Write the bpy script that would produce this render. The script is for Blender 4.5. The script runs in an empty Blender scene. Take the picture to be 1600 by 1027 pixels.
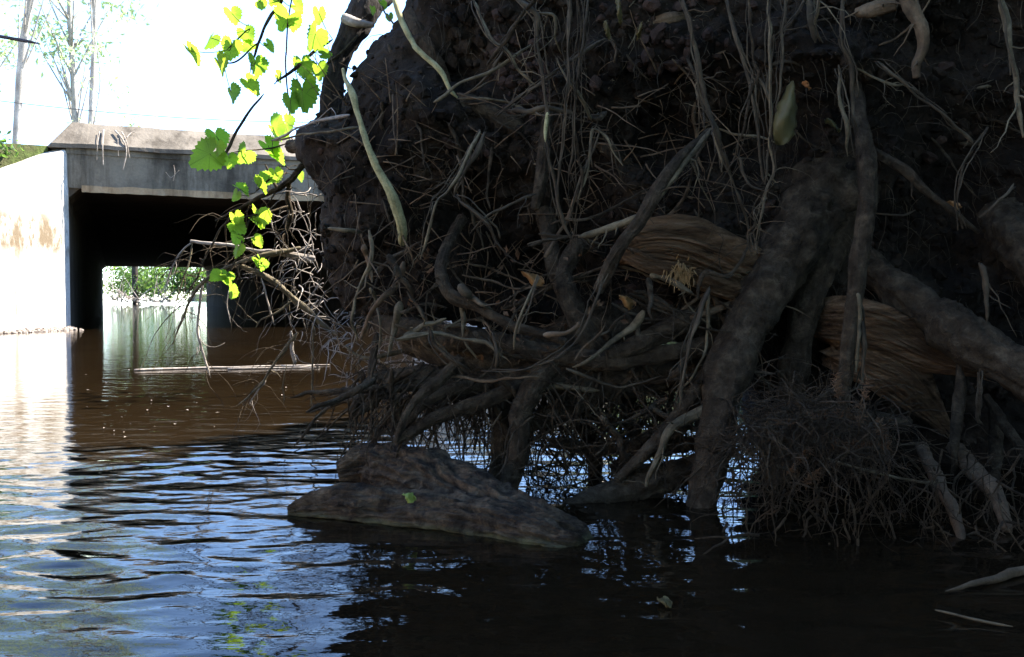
import bpy, math, random
import numpy as np
from mathutils import Vector, Matrix

random.seed(7)
RNG = np.random.default_rng(7)
SC = bpy.context.scene
COL = SC.collection
R = math.radians

# ------------------------------------------------------------------ camera, sky, sun, exposure
F = 1450.0                      # focal length in photograph pixels (1600 wide)
CAM_H = 0.55
PITCH = math.atan(49.5 / F)
cam = bpy.data.cameras.new('camera')
cam.sensor_width = 36.0
cam.lens = 36.0 * F / 1600.0
cam.clip_start = 0.05
cam.clip_end = 2000
camo = bpy.data.objects.new('camera', cam)
camo.location = (0, 0, CAM_H)
camo.rotation_euler = (math.pi / 2 - PITCH, 0, 0)
COL.objects.link(camo)
SC.camera = camo

SUN_AZ = 66.5                   # degrees to the right of the view direction
SUN_EL = 48.0
world = bpy.data.worlds.new('World')
SC.world = world
world.use_nodes = True
wn = world.node_tree
bg = wn.nodes['Background']
sky = wn.nodes.new('ShaderNodeTexSky')
sky.sky_type = 'NISHITA'
sky.sun_disc = False
sky.sun_elevation = R(SUN_EL)
sky.sun_rotation = R(SUN_AZ)
sky.air_density = 0.75
sky.dust_density = 0.0
sky.ozone_density = 3.5
wn.links.new(sky.outputs[0], bg.inputs['Color'])
bg.inputs['Strength'].default_value = 0.11

sun = bpy.data.lights.new('sun', 'SUN')
sun.energy = 4.0
sun.angle = R(0.5)
sun.color = (1.0, 0.94, 0.85)
suno = bpy.data.objects.new('sun', sun)
sdir = Vector((math.sin(R(SUN_AZ)) * math.cos(R(SUN_EL)), math.cos(R(SUN_AZ)) * math.cos(R(SUN_EL)), math.sin(R(SUN_EL))))
suno.rotation_euler = sdir.to_track_quat('Z', 'Y').to_euler()
suno.location = (10, 10, 20)
COL.objects.link(suno)

SC.view_settings.view_transform = 'Standard'
SC.view_settings.look = 'None'
SC.view_settings.gamma = 1.0
SC.view_settings.use_curve_mapping = False
SC.view_settings.exposure = 2.9
SC.render.engine = 'CYCLES'
SC.cycles.use_denoising = True
SC.cycles.max_bounces = 7
SC.cycles.diffuse_bounces = 3
SC.cycles.glossy_bounces = 4
SC.cycles.transmission_bounces = 4
SC.cycles.transparent_max_bounces = 6
SC.cycles.caustics_reflective = False
SC.cycles.caustics_refractive = False
SC.cycles.sample_clamp_indirect = 6.0

# ------------------------------------------------------------------ helpers
def P(px, py, d):
    """the point that stands d metres ahead and is seen at a photograph pixel"""
    u = (px - 800.0) / F
    v = -(py - 513.5) / F
    dy = math.cos(PITCH) + v * math.sin(PITCH)
    dz = -math.sin(PITCH) + v * math.cos(PITCH)
    s = d / dy
    return Vector((u * s, d, CAM_H + dz * s))

def W(px, py, z=0.0):
    """the point of the level z seen at a photograph pixel"""
    a = P(px, py, 1.0)
    t = (z - CAM_H) / (a.z - CAM_H)
    return Vector((a.x * t, t, z))

# culvert frame: origin at the left inner corner of the mouth, u to the right, v into the tunnel
TH = math.atan(619.0 / F)
CA = np.array([-math.sin(TH), math.cos(TH)])
CR = np.array([math.cos(TH), math.sin(TH)])
C0 = W(110, 515.3)
def UV(u, v, z=0.0):
    return Vector((C0.x + CR[0] * u + CA[0] * v, C0.y + CR[1] * u + CA[1] * v, z))

def hash3(ix, iy, iz, s):
    h = (ix * 374761393 + iy * 668265263 + iz * 2147483647 + s * 974634567) & 0xFFFFFFFF
    h = ((h ^ (h >> 13)) * 1274126177) & 0xFFFFFFFF
    h = (h ^ (h >> 16)) & 0xFFFFFFFF
    h = (h * 2246822519) & 0xFFFFFFFF
    return ((h ^ (h >> 15)) & 0xFFFFFF) / float(0xFFFFFF)

def vnoise(p, s=0):
    """value noise in -1..1 on an (n,3) array"""
    p = np.asarray(p, float)
    i = np.floor(p).astype(np.int64)
    f = p - i
    f = f * f * f * (f * (f * 6 - 15) + 10)
    out = 0
    for dx in (0, 1):
        wx = f[:, 0] if dx else 1 - f[:, 0]
        for dy in (0, 1):
            wy = f[:, 1] if dy else 1 - f[:, 1]
            for dz in (0, 1):
                wz = f[:, 2] if dz else 1 - f[:, 2]
                out = out + wx * wy * wz * hash3(i[:, 0] + dx, i[:, 1] + dy, i[:, 2] + dz, s)
    return out * 2 - 1

def fbm(p, octv=4, s=0, gain=0.5):
    p = np.asarray(p, float)
    a, o, t = 1.0, 0, 0
    for k in range(octv):
        o = o + a * vnoise(p * (2.03 ** k) + 17.3 * k, s + k)
        t += a
        a *= gain
    return o / t

def worley(p, s=0):
    """distance to the nearest feature point, on an (n,3) array"""
    p = np.asarray(p, float)
    i = np.floor(p).astype(np.int64)
    best = np.full(len(p), 9.0)
    for dx in (-1, 0, 1):
        for dy in (-1, 0, 1):
            for dz in (-1, 0, 1):
                c = i + np.array([dx, dy, dz])
                q = np.stack([c[:, k] + hash3(c[:, 0], c[:, 1], c[:, 2], s + 31 * k) for k in range(3)], 1)
                best = np.minimum(best, ((p - q) ** 2).sum(1))
    return np.sqrt(best)

class MB:
    """collects shapes and links them as one mesh object"""
    def __init__(self):
        self.v, self.q, self.t, self.n = [], [], [], 0
    def add(self, verts, quads=None, tris=None):
        verts = np.asarray(verts, float).reshape(-1, 3)
        if quads is not None and len(quads):
            self.q.append(np.asarray(quads, np.int64).reshape(-1, 4) + self.n)
        if tris is not None and len(tris):
            self.t.append(np.asarray(tris, np.int64).reshape(-1, 3) + self.n)
        self.v.append(verts)
        self.n += len(verts)
        return self
    def mesh(self, name, mat, smooth=True):
        v = np.concatenate(self.v)
        q = np.concatenate(self.q) if self.q else np.zeros((0, 4), np.int64)
        t = np.concatenate(self.t) if self.t else np.zeros((0, 3), np.int64)
        me = bpy.data.meshes.new(name)
        me.vertices.add(len(v))
        me.vertices.foreach_set('co', v.astype(np.float32).ravel())
        loops = np.concatenate([q.ravel(), t.ravel()]).astype(np.int32)
        me.loops.add(len(loops))
        me.loops.foreach_set('vertex_index', loops)
        tot = np.concatenate([np.full(len(q), 4), np.full(len(t), 3)]).astype(np.int32)
        start = (np.cumsum(tot) - tot).astype(np.int32)
        me.polygons.add(len(tot))
        me.polygons.foreach_set('loop_start', start)
        me.polygons.foreach_set('loop_total', tot)
        me.polygons.foreach_set('use_smooth', np.full(len(tot), smooth))
        me.update(calc_edges=True)
        me.validate()
        me.materials.append(mat)
        return me
    def build(self, name, mat, parent=None, smooth=True):
        return link(name, self.mesh(name, mat, smooth), parent)

def link(name, me, parent=None):
    o = bpy.data.objects.new(name, me)
    COL.objects.link(o)
    if parent is not None:
        o.parent = parent
        o.matrix_parent_inverse = Matrix.Translation(-parent.location) if parent.type == 'EMPTY' else Matrix()
    return o

def empty(name, loc):
    o = bpy.data.objects.new(name, None)
    o.location = loc
    o.empty_display_size = 0.1
    COL.objects.link(o)
    return o

def tag(o, label=None, cat=None, group=None, kind=None):
    if label: o['label'] = label
    if cat: o['category'] = cat
    if group: o['group'] = group
    if kind: o['kind'] = kind
    return o

def smooth_path(pts, n):
    """Catmull-Rom through rows of pts (any width)"""
    p = np.asarray(pts, float)
    if len(p) == 2:
        t = np.linspace(0, 1, n)[:, None]
        return p[0] * (1 - t) + p[1] * t
    q = np.vstack([2 * p[0] - p[1], p, 2 * p[-1] - p[-2]])
    out = []
    m = len(p) - 1
    for s in np.linspace(0, m, n):
        k = min(int(s), m - 1)
        t = s - k
        a, b, c, d = q[k], q[k + 1], q[k + 2], q[k + 3]
        out.append(0.5 * (2 * b + (c - a) * t + (2 * a - 5 * b + 4 * c - d) * t * t + (3 * b - a - 3 * c + d) * t ** 3))
    return np.array(out)

def tube(mb, path, rad, sides=8, rough=0.0, seed=0, rscale=8.0, flat=None, bark=0.0):
    """a tapered tube along path (n,3) with radii (n); rough bends the outline"""
    p = np.asarray(path, float)
    n = len(p)
    rad = np.asarray(rad, float)
    t = np.gradient(p, axis=0)
    t /= np.maximum(np.linalg.norm(t, axis=1), 1e-9)[:, None]
    ref = np.array([0.31, 0.2, 0.93]) if abs(t[0] @ np.array([0.31, 0.2, 0.93])) < 0.95 else np.array([1.0, 0, 0])
    A = np.zeros((n, 3))
    a = np.cross(t[0], ref)
    a /= np.linalg.norm(a)
    for k in range(n):
        a = a - t[k] * (a @ t[k])
        a /= max(np.linalg.norm(a), 1e-9)
        A[k] = a
    B = np.cross(t, A)
    an = np.linspace(0, 2 * np.pi, sides, endpoint=False)
    ring = np.cos(an)[None, :, None] * A[:, None] + np.sin(an)[None, :, None] * B[:, None]
    rr = np.repeat(rad[:, None], sides, 1)
    if flat is not None:
        rr = rr * (1 - flat * np.abs(np.sin(an))[None])
    if rough:
        q = (p[:, None] + ring * rad[:, None, None]).reshape(-1, 3)
        rr = rr * (1 + rough * fbm(q * rscale, 3, seed).reshape(n, sides) * 1.6)
    if bark:
        ln = np.concatenate([[0], np.cumsum(np.linalg.norm(np.diff(p, axis=0), axis=1))])
        a2 = np.tile(an, n); l2 = np.repeat(ln, sides)
        w = 0.5 * vnoise(np.stack([l2 * 9, np.cos(a2), np.sin(a2)], 1), seed + 3)
        rid = 1 - 2 * np.abs(fbm(np.stack([np.cos(a2 + w) * 2.6, np.sin(a2 + w) * 2.6, l2 * 5.5], 1), 3, seed + 5))
        crk = np.abs(vnoise(np.stack([np.cos(a2) * 1.2, np.sin(a2) * 1.2, l2 * 26 + w], 1), seed + 6)) ** 0.5
        fine = fbm(np.stack([np.cos(a2) * 9, np.sin(a2) * 9, l2 * 60], 1), 3, seed + 8)
        rr = rr * (1 + bark * (0.16 * rid + 0.07 * crk + 0.07 * fine - 0.1).reshape(n, sides))
    v = p[:, None] + ring * rr[:, :, None]
    v = np.concatenate([v.reshape(-1, 3), p[:1] - t[:1] * rad[0] * 0.4, p[-1:] + t[-1:] * rad[-1] * 0.4])
    i = np.arange(n - 1)[:, None] * sides
    j = np.arange(sides)[None]
    j2 = (j + 1) % sides
    quads = np.stack([i + j, i + j2, i + sides + j2, i + sides + j], -1).reshape(-1, 4)
    k = np.arange(sides)
    tr = np.concatenate([np.stack([(k + 1) % sides, k, np.full(sides, n * sides)], 1),
                         np.stack([(n - 1) * sides + k, (n - 1) * sides + (k + 1) % sides, np.full(sides, n * sides + 1)], 1)])
    mb.add(v, quads, tr)

def box(mb, lo, hi, f=None):
    x0, y0, z0 = lo
    x1, y1, z1 = hi
    v = [(x0, y0, z0), (x1, y0, z0), (x1, y1, z0), (x0, y1, z0), (x0, y0, z1), (x1, y0, z1), (x1, y1, z1), (x0, y1, z1)]
    if f: v = [tuple(f(*c)) for c in v]
    mb.add(v, [(0, 3, 2, 1), (4, 5, 6, 7), (0, 1, 5, 4), (1, 2, 6, 5), (2, 3, 7, 6), (3, 0, 4, 7)])

# ------------------------------------------------------------------ materials
class NT:
    def __init__(self, name):
        self.m = bpy.data.materials.new(name)
        self.m.use_nodes = True
        self.t = self.m.node_tree
        self.t.nodes.clear()
        self.out = self.n('ShaderNodeOutputMaterial')
    def n(self, typ, **kw):
        nd = self.t.nodes.new(typ)
        for k, v in kw.items():
            if k.startswith('i_'):
                nd.inputs[k[2:].replace('_', ' ')].default_value = v
            else:
                setattr(nd, k, v)
        return nd
    def l(self, a, b):
        self.t.links.new(a, b)
    def coord(self, scale=(1, 1, 1), which='Object'):
        c = self.n('ShaderNodeTexCoord')
        m = self.n('ShaderNodeMapping')
        m.inputs['Scale'].default_value = scale
        self.l(c.outputs[which], m.inputs['Vector'])
        return m.outputs[0]
    def noise(self, co, scale, detail=6, rough=0.6, dist=0.0):
        nd = self.n('ShaderNodeTexNoise', i_Scale=scale, i_Detail=detail, i_Roughness=rough, i_Distortion=dist)
        self.l(co, nd.inputs['Vector'])
        return nd.outputs[0]
    def ramp(self, fac, stops):
        r = self.n('ShaderNodeValToRGB')
        e = r.color_ramp.elements
        while len(e) < len(stops): e.new(0.5)
        for k, (p, c) in enumerate(stops):
            e[k].position = p
            e[k].color = (*c, 1) if len(c) == 3 else c
        self.l(fac, r.inputs[0])
        return r.outputs[0]
    def mix(self, fac, a, b, mode='MIX'):
        m = self.n('ShaderNodeMix', data_type='RGBA', blend_type=mode)
        for sock, val in ((m.inputs[0], fac), (m.inputs[6], a), (m.inputs[7], b)):
            if hasattr(val, 'is_linked'): self.l(val, sock)
            elif isinstance(val, (int, float)): sock.default_value = val
            else: sock.default_value = (*val, 1)
        return m.outputs[2]
    def bump(self, h, strength, dist, prev=None):
        b = self.n('ShaderNodeBump', i_Strength=strength, i_Distance=dist)
        self.l(h, b.inputs['Height'])
        if prev is not None: self.l(prev, b.inputs['Normal'])
        return b.outputs[0]
    def principled(self, col, rough=0.85, normal=None, spec=0.3, **kw):
        p = self.n('ShaderNodeBsdfPrincipled')
        if hasattr(col, 'is_linked'): self.l(col, p.inputs['Base Color'])
        else: p.inputs['Base Color'].default_value = (*col, 1)
        if hasattr(rough, 'is_linked'): self.l(rough, p.inputs['Roughness'])
        else: p.inputs['Roughness'].default_value = rough
        p.inputs['Specular IOR Level'].default_value = spec
        if normal is not None: self.l(normal, p.inputs['Normal'])
        for k, v in kw.items(): p.inputs[k.replace('_', ' ')].default_value = v
        self.l(p.outputs[0], self.out.inputs['Surface'])
        return p

def earthy(name, c0, c1, c2, scale=9, bump=0.6, dist=0.01, rough=0.95, spec=0.15, stretch=(1, 1, 1)):
    t = NT(name)
    co = t.coord(stretch)
    a = t.noise(co, scale, 8, 0.65, 0.3)
    b = t.noise(co, scale * 6.3, 5, 0.7)
    col = t.ramp(a, [(0.3, c0), (0.52, c1), (0.72, c2)])
    col = t.mix(0.45, col, t.ramp(b, [(0.3, (0.35,) * 3), (0.7, (1.25,) * 3)]), 'MULTIPLY')
    nm = t.bump(b, bump, dist, t.bump(a, bump, dist * 2.5))
    t.principled(col, rough, nm, spec)
    return t.m

M = {}
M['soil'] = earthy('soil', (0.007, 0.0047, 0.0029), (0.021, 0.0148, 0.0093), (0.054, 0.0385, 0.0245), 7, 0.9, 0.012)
M['soil_red'] = earthy('red_clay', (0.030, 0.018, 0.013), (0.05, 0.031, 0.022), (0.075, 0.048, 0.033), 9, 0.8, 0.01)
M['root'] = earthy('root_bark', (0.018, 0.0118, 0.0060), (0.068, 0.049, 0.0285), (0.145, 0.108, 0.066), 24, 1.0, 0.008, 0.9, 0.15)
M['root_brown'] = earthy('root_brown', (0.05, 0.032, 0.017), (0.125, 0.082, 0.045), (0.21, 0.145, 0.083), 16, 0.6, 0.003, 0.85, 0.2)
M['root_pale'] = earthy('pale_root', (0.05, 0.036, 0.018), (0.122, 0.094, 0.052), (0.225, 0.178, 0.102), 20, 0.5, 0.002, 0.8, 0.25)
M['rootlet'] = earthy('rootlet', (0.022, 0.0155, 0.0086), (0.063, 0.047, 0.027), (0.15, 0.115, 0.069), 9, 0.3, 0.002, 0.85, 0.25)
M['stick_pale'] = earthy('lichen_stick', (0.16, 0.14, 0.06), (0.34, 0.305, 0.145), (0.44, 0.40, 0.215), 38, 0.5, 0.002, 0.8, 0.25)
M['bleached'] = earthy('bleached_wood', (0.14, 0.11, 0.085), (0.26, 0.22, 0.18), (0.42, 0.37, 0.32), 18, 0.5, 0.003, 0.8, 0.25)
M['split_wood'] = earthy('split_wood', (0.04, 0.021, 0.010), (0.23, 0.135, 0.068), (0.45, 0.29, 0.165), 7, 1.0, 0.014, 0.85, 0.15, (0.8, 4, 6))
M['fresh_wood'] = earthy('torn_wood', (0.28, 0.16, 0.06), (0.42, 0.25, 0.10), (0.55, 0.36, 0.17), 30, 0.8, 0.003, 0.8, 0.2)
M['bark'] = earthy('bark', (0.018, 0.014, 0.011), (0.040, 0.031, 0.025), (0.075, 0.06, 0.05), 10, 0.9, 0.012, 0.9, 0.2, (1, 1, 0.35))
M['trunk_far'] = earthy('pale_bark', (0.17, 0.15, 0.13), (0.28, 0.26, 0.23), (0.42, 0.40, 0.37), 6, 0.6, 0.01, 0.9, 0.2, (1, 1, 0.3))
M['gravel'] = earthy('gravel', (0.12, 0.10, 0.08), (0.24, 0.20, 0.17), (0.38, 0.34, 0.29), 14, 0.4, 0.005)
M['needle'] = earthy('needle_litter', (0.06, 0.032, 0.016), (0.12, 0.068, 0.035), (0.20, 0.13, 0.075), 30, 0.2, 0.002)

def ground_mat():
    t = NT('bank_earth')
    co = t.coord()
    a = t.noise(co, 0.9, 8, 0.65)
    b = t.noise(co, 14, 6, 0.7)
    col = t.ramp(a, [(0.35, (0.07, 0.055, 0.035)), (0.5, (0.06, 0.075, 0.025)), (0.68, (0.10, 0.14, 0.035))])
    col = t.mix(0.5, col, t.ramp(b, [(0.3, (0.4,) * 3), (0.7, (1.3,) * 3)]), 'MULTIPLY')
    # added for warm bounce light: pale sand on the unseen near left bank
    sep = t.n('ShaderNodeSeparateXYZ'); t.l(t.coord(), sep.inputs[0])
    mr = t.n('ShaderNodeMapRange'); mr.inputs[1].default_value = -2.0; mr.inputs[2].default_value = -3.2; t.l(sep.outputs['X'], mr.inputs[0])
    mr2 = t.n('ShaderNodeMapRange'); mr2.inputs[1].default_value = 9.0; mr2.inputs[2].default_value = 6.0; t.l(sep.outputs['Y'], mr2.inputs[0])
    mu = t.n('ShaderNodeMath', operation='MULTIPLY'); t.l(mr.outputs[0], mu.inputs[0]); t.l(mr2.outputs[0], mu.inputs[1])
    bounce_sand = t.ramp(a, [(0.3, (0.40, 0.29, 0.18)), (0.7, (0.55, 0.42, 0.28))])
    col = t.mix(mu.outputs[0], col, bounce_sand)
    t.principled(col, 0.95, t.bump(b, 0.9, 0.05), 0.1)
    return t.m
M['ground'] = ground_mat()

def concrete(name, base, dark, stain, streak=True, band=None):
    t = NT(name)
    co = t.coord()
    a = t.noise(co, 1.1, 8, 0.6)
    b = t.noise(co, 22, 8, 0.7)
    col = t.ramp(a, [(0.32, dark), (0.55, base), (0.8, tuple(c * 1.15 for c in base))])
    if streak:
        s = t.noise(t.coord((2.4, 2.4, 0.35)), 1.3, 7, 0.65)
        col = t.mix(t.ramp(s, [(0.50, (0, 0, 0)), (0.68, (0.85,) * 3)]), col, stain)
    if band:                                   # a flood-mark of brown algae
        sep = t.n('ShaderNodeSeparateXYZ'); t.l(t.coord(), sep.inputs[0])
        lo = t.n('ShaderNodeMapRange'); lo.inputs[1].default_value = band[0]; lo.inputs[2].default_value = band[0] + 0.25; t.l(sep.outputs['Z'], lo.inputs[0])
        hi = t.n('ShaderNodeMapRange'); hi.inputs[1].default_value = band[1]; hi.inputs[2].default_value = band[1] - 0.35; t.l(sep.outputs['Z'], hi.inputs[0])
        mu = t.n('ShaderNodeMath', operation='MULTIPLY'); t.l(lo.outputs[0], mu.inputs[0]); t.l(hi.outputs[0], mu.inputs[1])
        nz = t.ramp(t.noise(t.coord((1.5, 1.5, 0.6)), 3.0, 8, 0.7), [(0.40, (0, 0, 0)), (0.54, (1, 1, 1))])
        m2 = t.n('ShaderNodeMath', operation='MULTIPLY'); t.l(mu.outputs[0], m2.inputs[0]); t.l(nz, m2.inputs[1])
        col = t.mix(m2.outputs[0], col, (0.15, 0.112, 0.07))
    col = t.mix(0.35, col, t.ramp(b, [(0.3, (0.45,) * 3), (0.65, (1.15,) * 3)]), 'MULTIPLY')
    c = t.noise(co, 90, 4, 0.6)
    t.principled(col, 0.9, t.bump(c, 0.4, 0.006, t.bump(b, 0.5, 0.02)), 0.2)
    return t.m
M['concrete'] = concrete('concrete', (0.30, 0.29, 0.26), (0.16, 0.15, 0.13), (0.10, 0.085, 0.06))
M['wing'] = concrete('wing_wall_concrete', (0.55, 0.52, 0.47), (0.42, 0.38, 0.32), (0.22, 0.16, 0.10), band=(1.1, 2.1))
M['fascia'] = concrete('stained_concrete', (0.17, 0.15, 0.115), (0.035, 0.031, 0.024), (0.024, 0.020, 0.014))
M['parapet'] = concrete('weathered_parapet', (0.17, 0.145, 0.115), (0.09, 0.075, 0.058), (0.045, 0.036, 0.026))  # weathered concrete, its tone also lowered for dappled shade
M['lip'] = concrete('spalled_concrete', (0.34, 0.25, 0.15), (0.16, 0.11, 0.065), (0.09, 0.06, 0.035))  # tan brightness of bounced sunlight put into the colour
M['tunnel'] = concrete('tunnel_concrete', (0.085, 0.064, 0.043), (0.05, 0.037, 0.025), (0.03, 0.022, 0.015))  # dark warm tone stands in for tunnel shade and water bounce

def leaf_mat(name, refl, trans, tf=0.55, veins=False):
    t = NT(name)
    co = t.coord()
    a = t.noise(co, 25, 3, 0.5)
    oi = t.n('ShaderNodeObjectInfo')
    v = t.ramp(oi.outputs['Random'], [(0.0, (0.75, 0.85, 0.8)), (0.6, (1, 1, 1)), (1.0, (1.3, 1.1, 0.9))])
    f = t.mix(0.5, v, t.ramp(a, [(0.3, (0.7,) * 3), (0.7, (1.2,) * 3)]), 'MULTIPLY')
    if veins:                                 # palmate veins fanning out from the stalk
        sep = t.n('ShaderNodeSeparateXYZ'); t.l(co, sep.inputs[0])
        at = t.n('ShaderNodeMath', operation='ARCTAN2'); t.l(sep.outputs['X'], at.inputs[0]); t.l(sep.outputs['Y'], at.inputs[1])
        mu = t.n('ShaderNodeMath', operation='MULTIPLY'); mu.inputs[1].default_value = 3.5; t.l(at.outputs[0], mu.inputs[0])
        sn = t.n('ShaderNodeMath', operation='COSINE'); t.l(mu.outputs[0], sn.inputs[0])
        ab = t.n('ShaderNodeMath', operation='ABSOLUTE'); t.l(sn.outputs[0], ab.inputs[0])
        f = t.mix(1.0, f, t.ramp(ab.outputs[0], [(0.0, (0.55, 0.6, 0.6)), (0.16, (1, 1, 1))]), 'MULTIPLY')
    d = t.n('ShaderNodeBsdfPrincipled', i_Roughness=0.5)
    d.inputs['Specular IOR Level'].default_value = 0.3
    t.l(t.mix(1.0, f, refl, 'MULTIPLY'), d.inputs['Base Color'])
    tr = t.n('ShaderNodeBsdfTranslucent')
    t.l(t.mix(1.0, f, trans, 'MULTIPLY'), tr.inputs['Color'])
    mx = t.n('ShaderNodeMixShader')
    mx.inputs[0].default_value = tf
    t.l(d.outputs[0], mx.inputs[1])
    t.l(tr.outputs[0], mx.inputs[2])
    t.l(mx.outputs[0], t.out.inputs['Surface'])
    return t.m
M['vine_leaf'] = leaf_mat('vine_leaf', (0.12, 0.21, 0.03), (0.29, 0.47, 0.035), 0.65, True)
M['foliage'] = leaf_mat('foliage', (0.055, 0.10, 0.025), (0.18, 0.30, 0.05), 0.5)
M['foliage_pale'] = leaf_mat('pale_foliage', (0.16, 0.20, 0.10), (0.50, 0.60, 0.28), 0.55)  # leaf colour lightened to stand in for glare
M['foliage_dark'] = leaf_mat('dense_foliage', (0.035, 0.065, 0.018), (0.07, 0.13, 0.02), 0.35)
M['dead_leaf'] = leaf_mat('dead_leaf', (0.10, 0.088, 0.034), (0.12, 0.10, 0.05), 0.25)
M['dead_leaf_orange'] = leaf_mat('orange_leaf', (0.36, 0.17, 0.06), (0.15, 0.07, 0.02), 0.25)
M['yellow_leaf'] = leaf_mat('yellow_leaf', (0.45, 0.47, 0.10), (0.3, 0.3, 0.05), 0.25)
M['wire'] = earthy('wire', (0.02, 0.02, 0.025), (0.03, 0.03, 0.04), (0.05, 0.05, 0.07), 20, 0.1, 0.001, 0.6)

def water_mat():
    t = NT('tannin_water')
    co = t.coord((1.0, 2.2, 1.0))
    n1 = t.noise(co, 5.0, 3, 0.5)
    n2 = t.noise(co, 17.0, 3, 0.5)
    nm = t.bump(n2, 0.10, 0.006, t.bump(n1, 0.12, 0.02))
    m = t.noise(t.coord(), 0.7, 4, 0.5)
    col = t.ramp(m, [(0.3, (0.007, 0.0042, 0.0019)), (0.7, (0.014, 0.0088, 0.0042))])
    p = t.principled(col, 0.02, nm, 0.5, IOR=1.333)
    return t.m
M['water'] = water_mat()

# ------------------------------------------------------------------ the setting: water, ground
def grow(a, b, step, k=1.12, mx=12.0):
    out = [a]
    s = step
    while (out[-1] < b) if b > a else (out[-1] > b):
        s = min(s * k, mx)
        out.append(out[-1] + (s if b > a else -s))
    return out[1:]

def make_water():
    ys = np.array(sorted(grow(1.15, -30, 0.05, 1.2, 6) + list(np.arange(1.15, 6.0, 0.013)) + list(np.arange(6.0, 9.0, 0.03)) + grow(9.0, 160, 0.05, 1.05, 4)))
    xs = np.array(sorted(grow(-2.7, -60, 0.03, 1.12, 6) + list(np.arange(-2.7, 2.2, 0.015)) + grow(2.2, 60, 0.03, 1.12, 6)))
    X, Y = np.meshgrid(xs, ys)
    x, y = X.ravel(), Y.ravel()
    z = np.zeros(len(x))
    q = np.stack([x, y, 0 * x], 1)
    near = 1 / (1 + np.exp((y - 3.3) * 2.0))
    amp = (0.16 + 0.84 * near) * np.clip((9 - y) * 2, 0, 1)
    patch = 1 + 0.75 * fbm(np.stack([x * 1.3, y * 1.6, 0 * x], 1), 2, 14)
    wx = x + 0.10 * fbm(np.stack([x * 2.5, y * 2.5, 0 * x], 1), 2, 5)
    wy = y + 0.05 * fbm(np.stack([x * 3.5, y * 3.5, 0 * x + 4], 1), 2, 6)
    rr = random.Random(5)
    for k in range(64):                      # many small wind ripples of unlike length and bearing
        lam = math.exp(rr.uniform(math.log(0.045), math.log(0.22)))
        th = rr.gauss(0.12, 0.42)
        sl = 0.0105 * rr.uniform(0.5, 1.4)
        kk = 2 * math.pi / lam
        z += sl / kk * np.sin(kk * (wx * math.sin(th) + wy * math.cos(th)) + rr.uniform(0, 6.28)) * amp * patch
    mb = MB()
    nx, ny = len(xs), len(ys)
    i = np.arange(ny - 1)[:, None] * nx
    j = np.arange(nx - 1)[None]
    mb.add(np.stack([x, y, z], 1), np.stack([i + j, i + j + 1, i + nx + j + 1, i + nx + j], -1).reshape(-1, 4))
    tag(mb.build('water', M['water']), 'dark brown tannin stained creek water with small ripples', 'water', kind='structure')
make_water()

CW, CL, ZS, ZT = 6.0, 44.5, 2.40, 3.02       # culvert width, length, soffit, top of the slab
WT = 0.7                                     # flare of the wing walls
def ground_height(u, v):
    def left(v):
        if v >= 0 and v <= CL: return 0.0
        if v > CL: return -min((v - CL) * 0.5, 5)
        return max(v * WT, -4.6) + (0.5 * math.sin(v * 0.6) if v < -8 else 0)
    def right(v):
        if v >= 0 and v <= CL: return CW
        if v > CL: return CW + min((v - CL) * 0.5, 5)
        if v > -3: return CW - v * WT
        return max(8.1 + (v + 3) * 0.23, 5.9)
    e = max(left(v) - u, u - right(v))
    if e < 0: return -0.25 - min(0.9, -e * 0.8)
    if 0 <= v <= CL:
        return 3.05 if e > 0.15 else -0.4
    nat = 2.0
    if v < 0: zm = max(2.95 + v * 0.36, nat if v < -4 else 1.5)
    else: zm = max(2.95 - (v - CL) * 0.25, 0.9)
    return min(-0.25 + e * 1.3, zm)

def make_ground():
    us = sorted(grow(-0.31, -70, 0.25, 1.1, 6) + [-0.31, -0.30, -0.14, -0.13, -0.02, 0.02] + list(np.arange(0.5, 6, 0.5)) + [5.98, 6.02, 6.13, 6.14, 6.30, 6.31] + grow(6.31, 70, 0.25, 1.1, 6))
    vs = sorted(grow(-0.02, -60, 0.3, 1.06, 3) + [-0.02, 0.02] + list(np.arange(2, CL, 3)) + [CL - 0.02, CL + 0.02] + grow(CL + 0.02, 140, 0.5, 1.08, 5))
    v3, uv = [], []
    for v in vs:
        for u in us:
            uv.append((u, v))
    uv = np.array(uv)
    h = np.array([ground_height(u, v) for u, v in uv])
    pts = np.array([tuple(UV(u, v)) for u, v in uv])
    nz = fbm(pts * 0.6, 4, 21) * 0.35 + fbm(pts * 3, 3, 22) * 0.06
    inside = (uv[:, 1] >= 0) & (uv[:, 1] <= CL)
    pts[:, 2] = h + np.where(inside, 0, nz * np.clip(h + 0.5, 0, 1))
    n = len(us)
    i = np.arange(len(vs) - 1)[:, None] * n
    j = np.arange(n - 1)[None]
    mb = MB().add(pts, np.stack([i + j, i + j + 1, i + n + j + 1, i + n + j], -1).reshape(-1, 4))
    tag(mb.build('ground', M['ground']), 'earth banks and creek bed with rough green ground cover', 'ground', kind='structure')
make_ground()
mb = MB(); box(mb, (-60, 1.2, 3.10), (70, CL - 1.2, 3.16), UV)
tag(mb.build('road', M['concrete'], smooth=False), 'road deck carried over the culvert', 'road', kind='structure')

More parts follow.
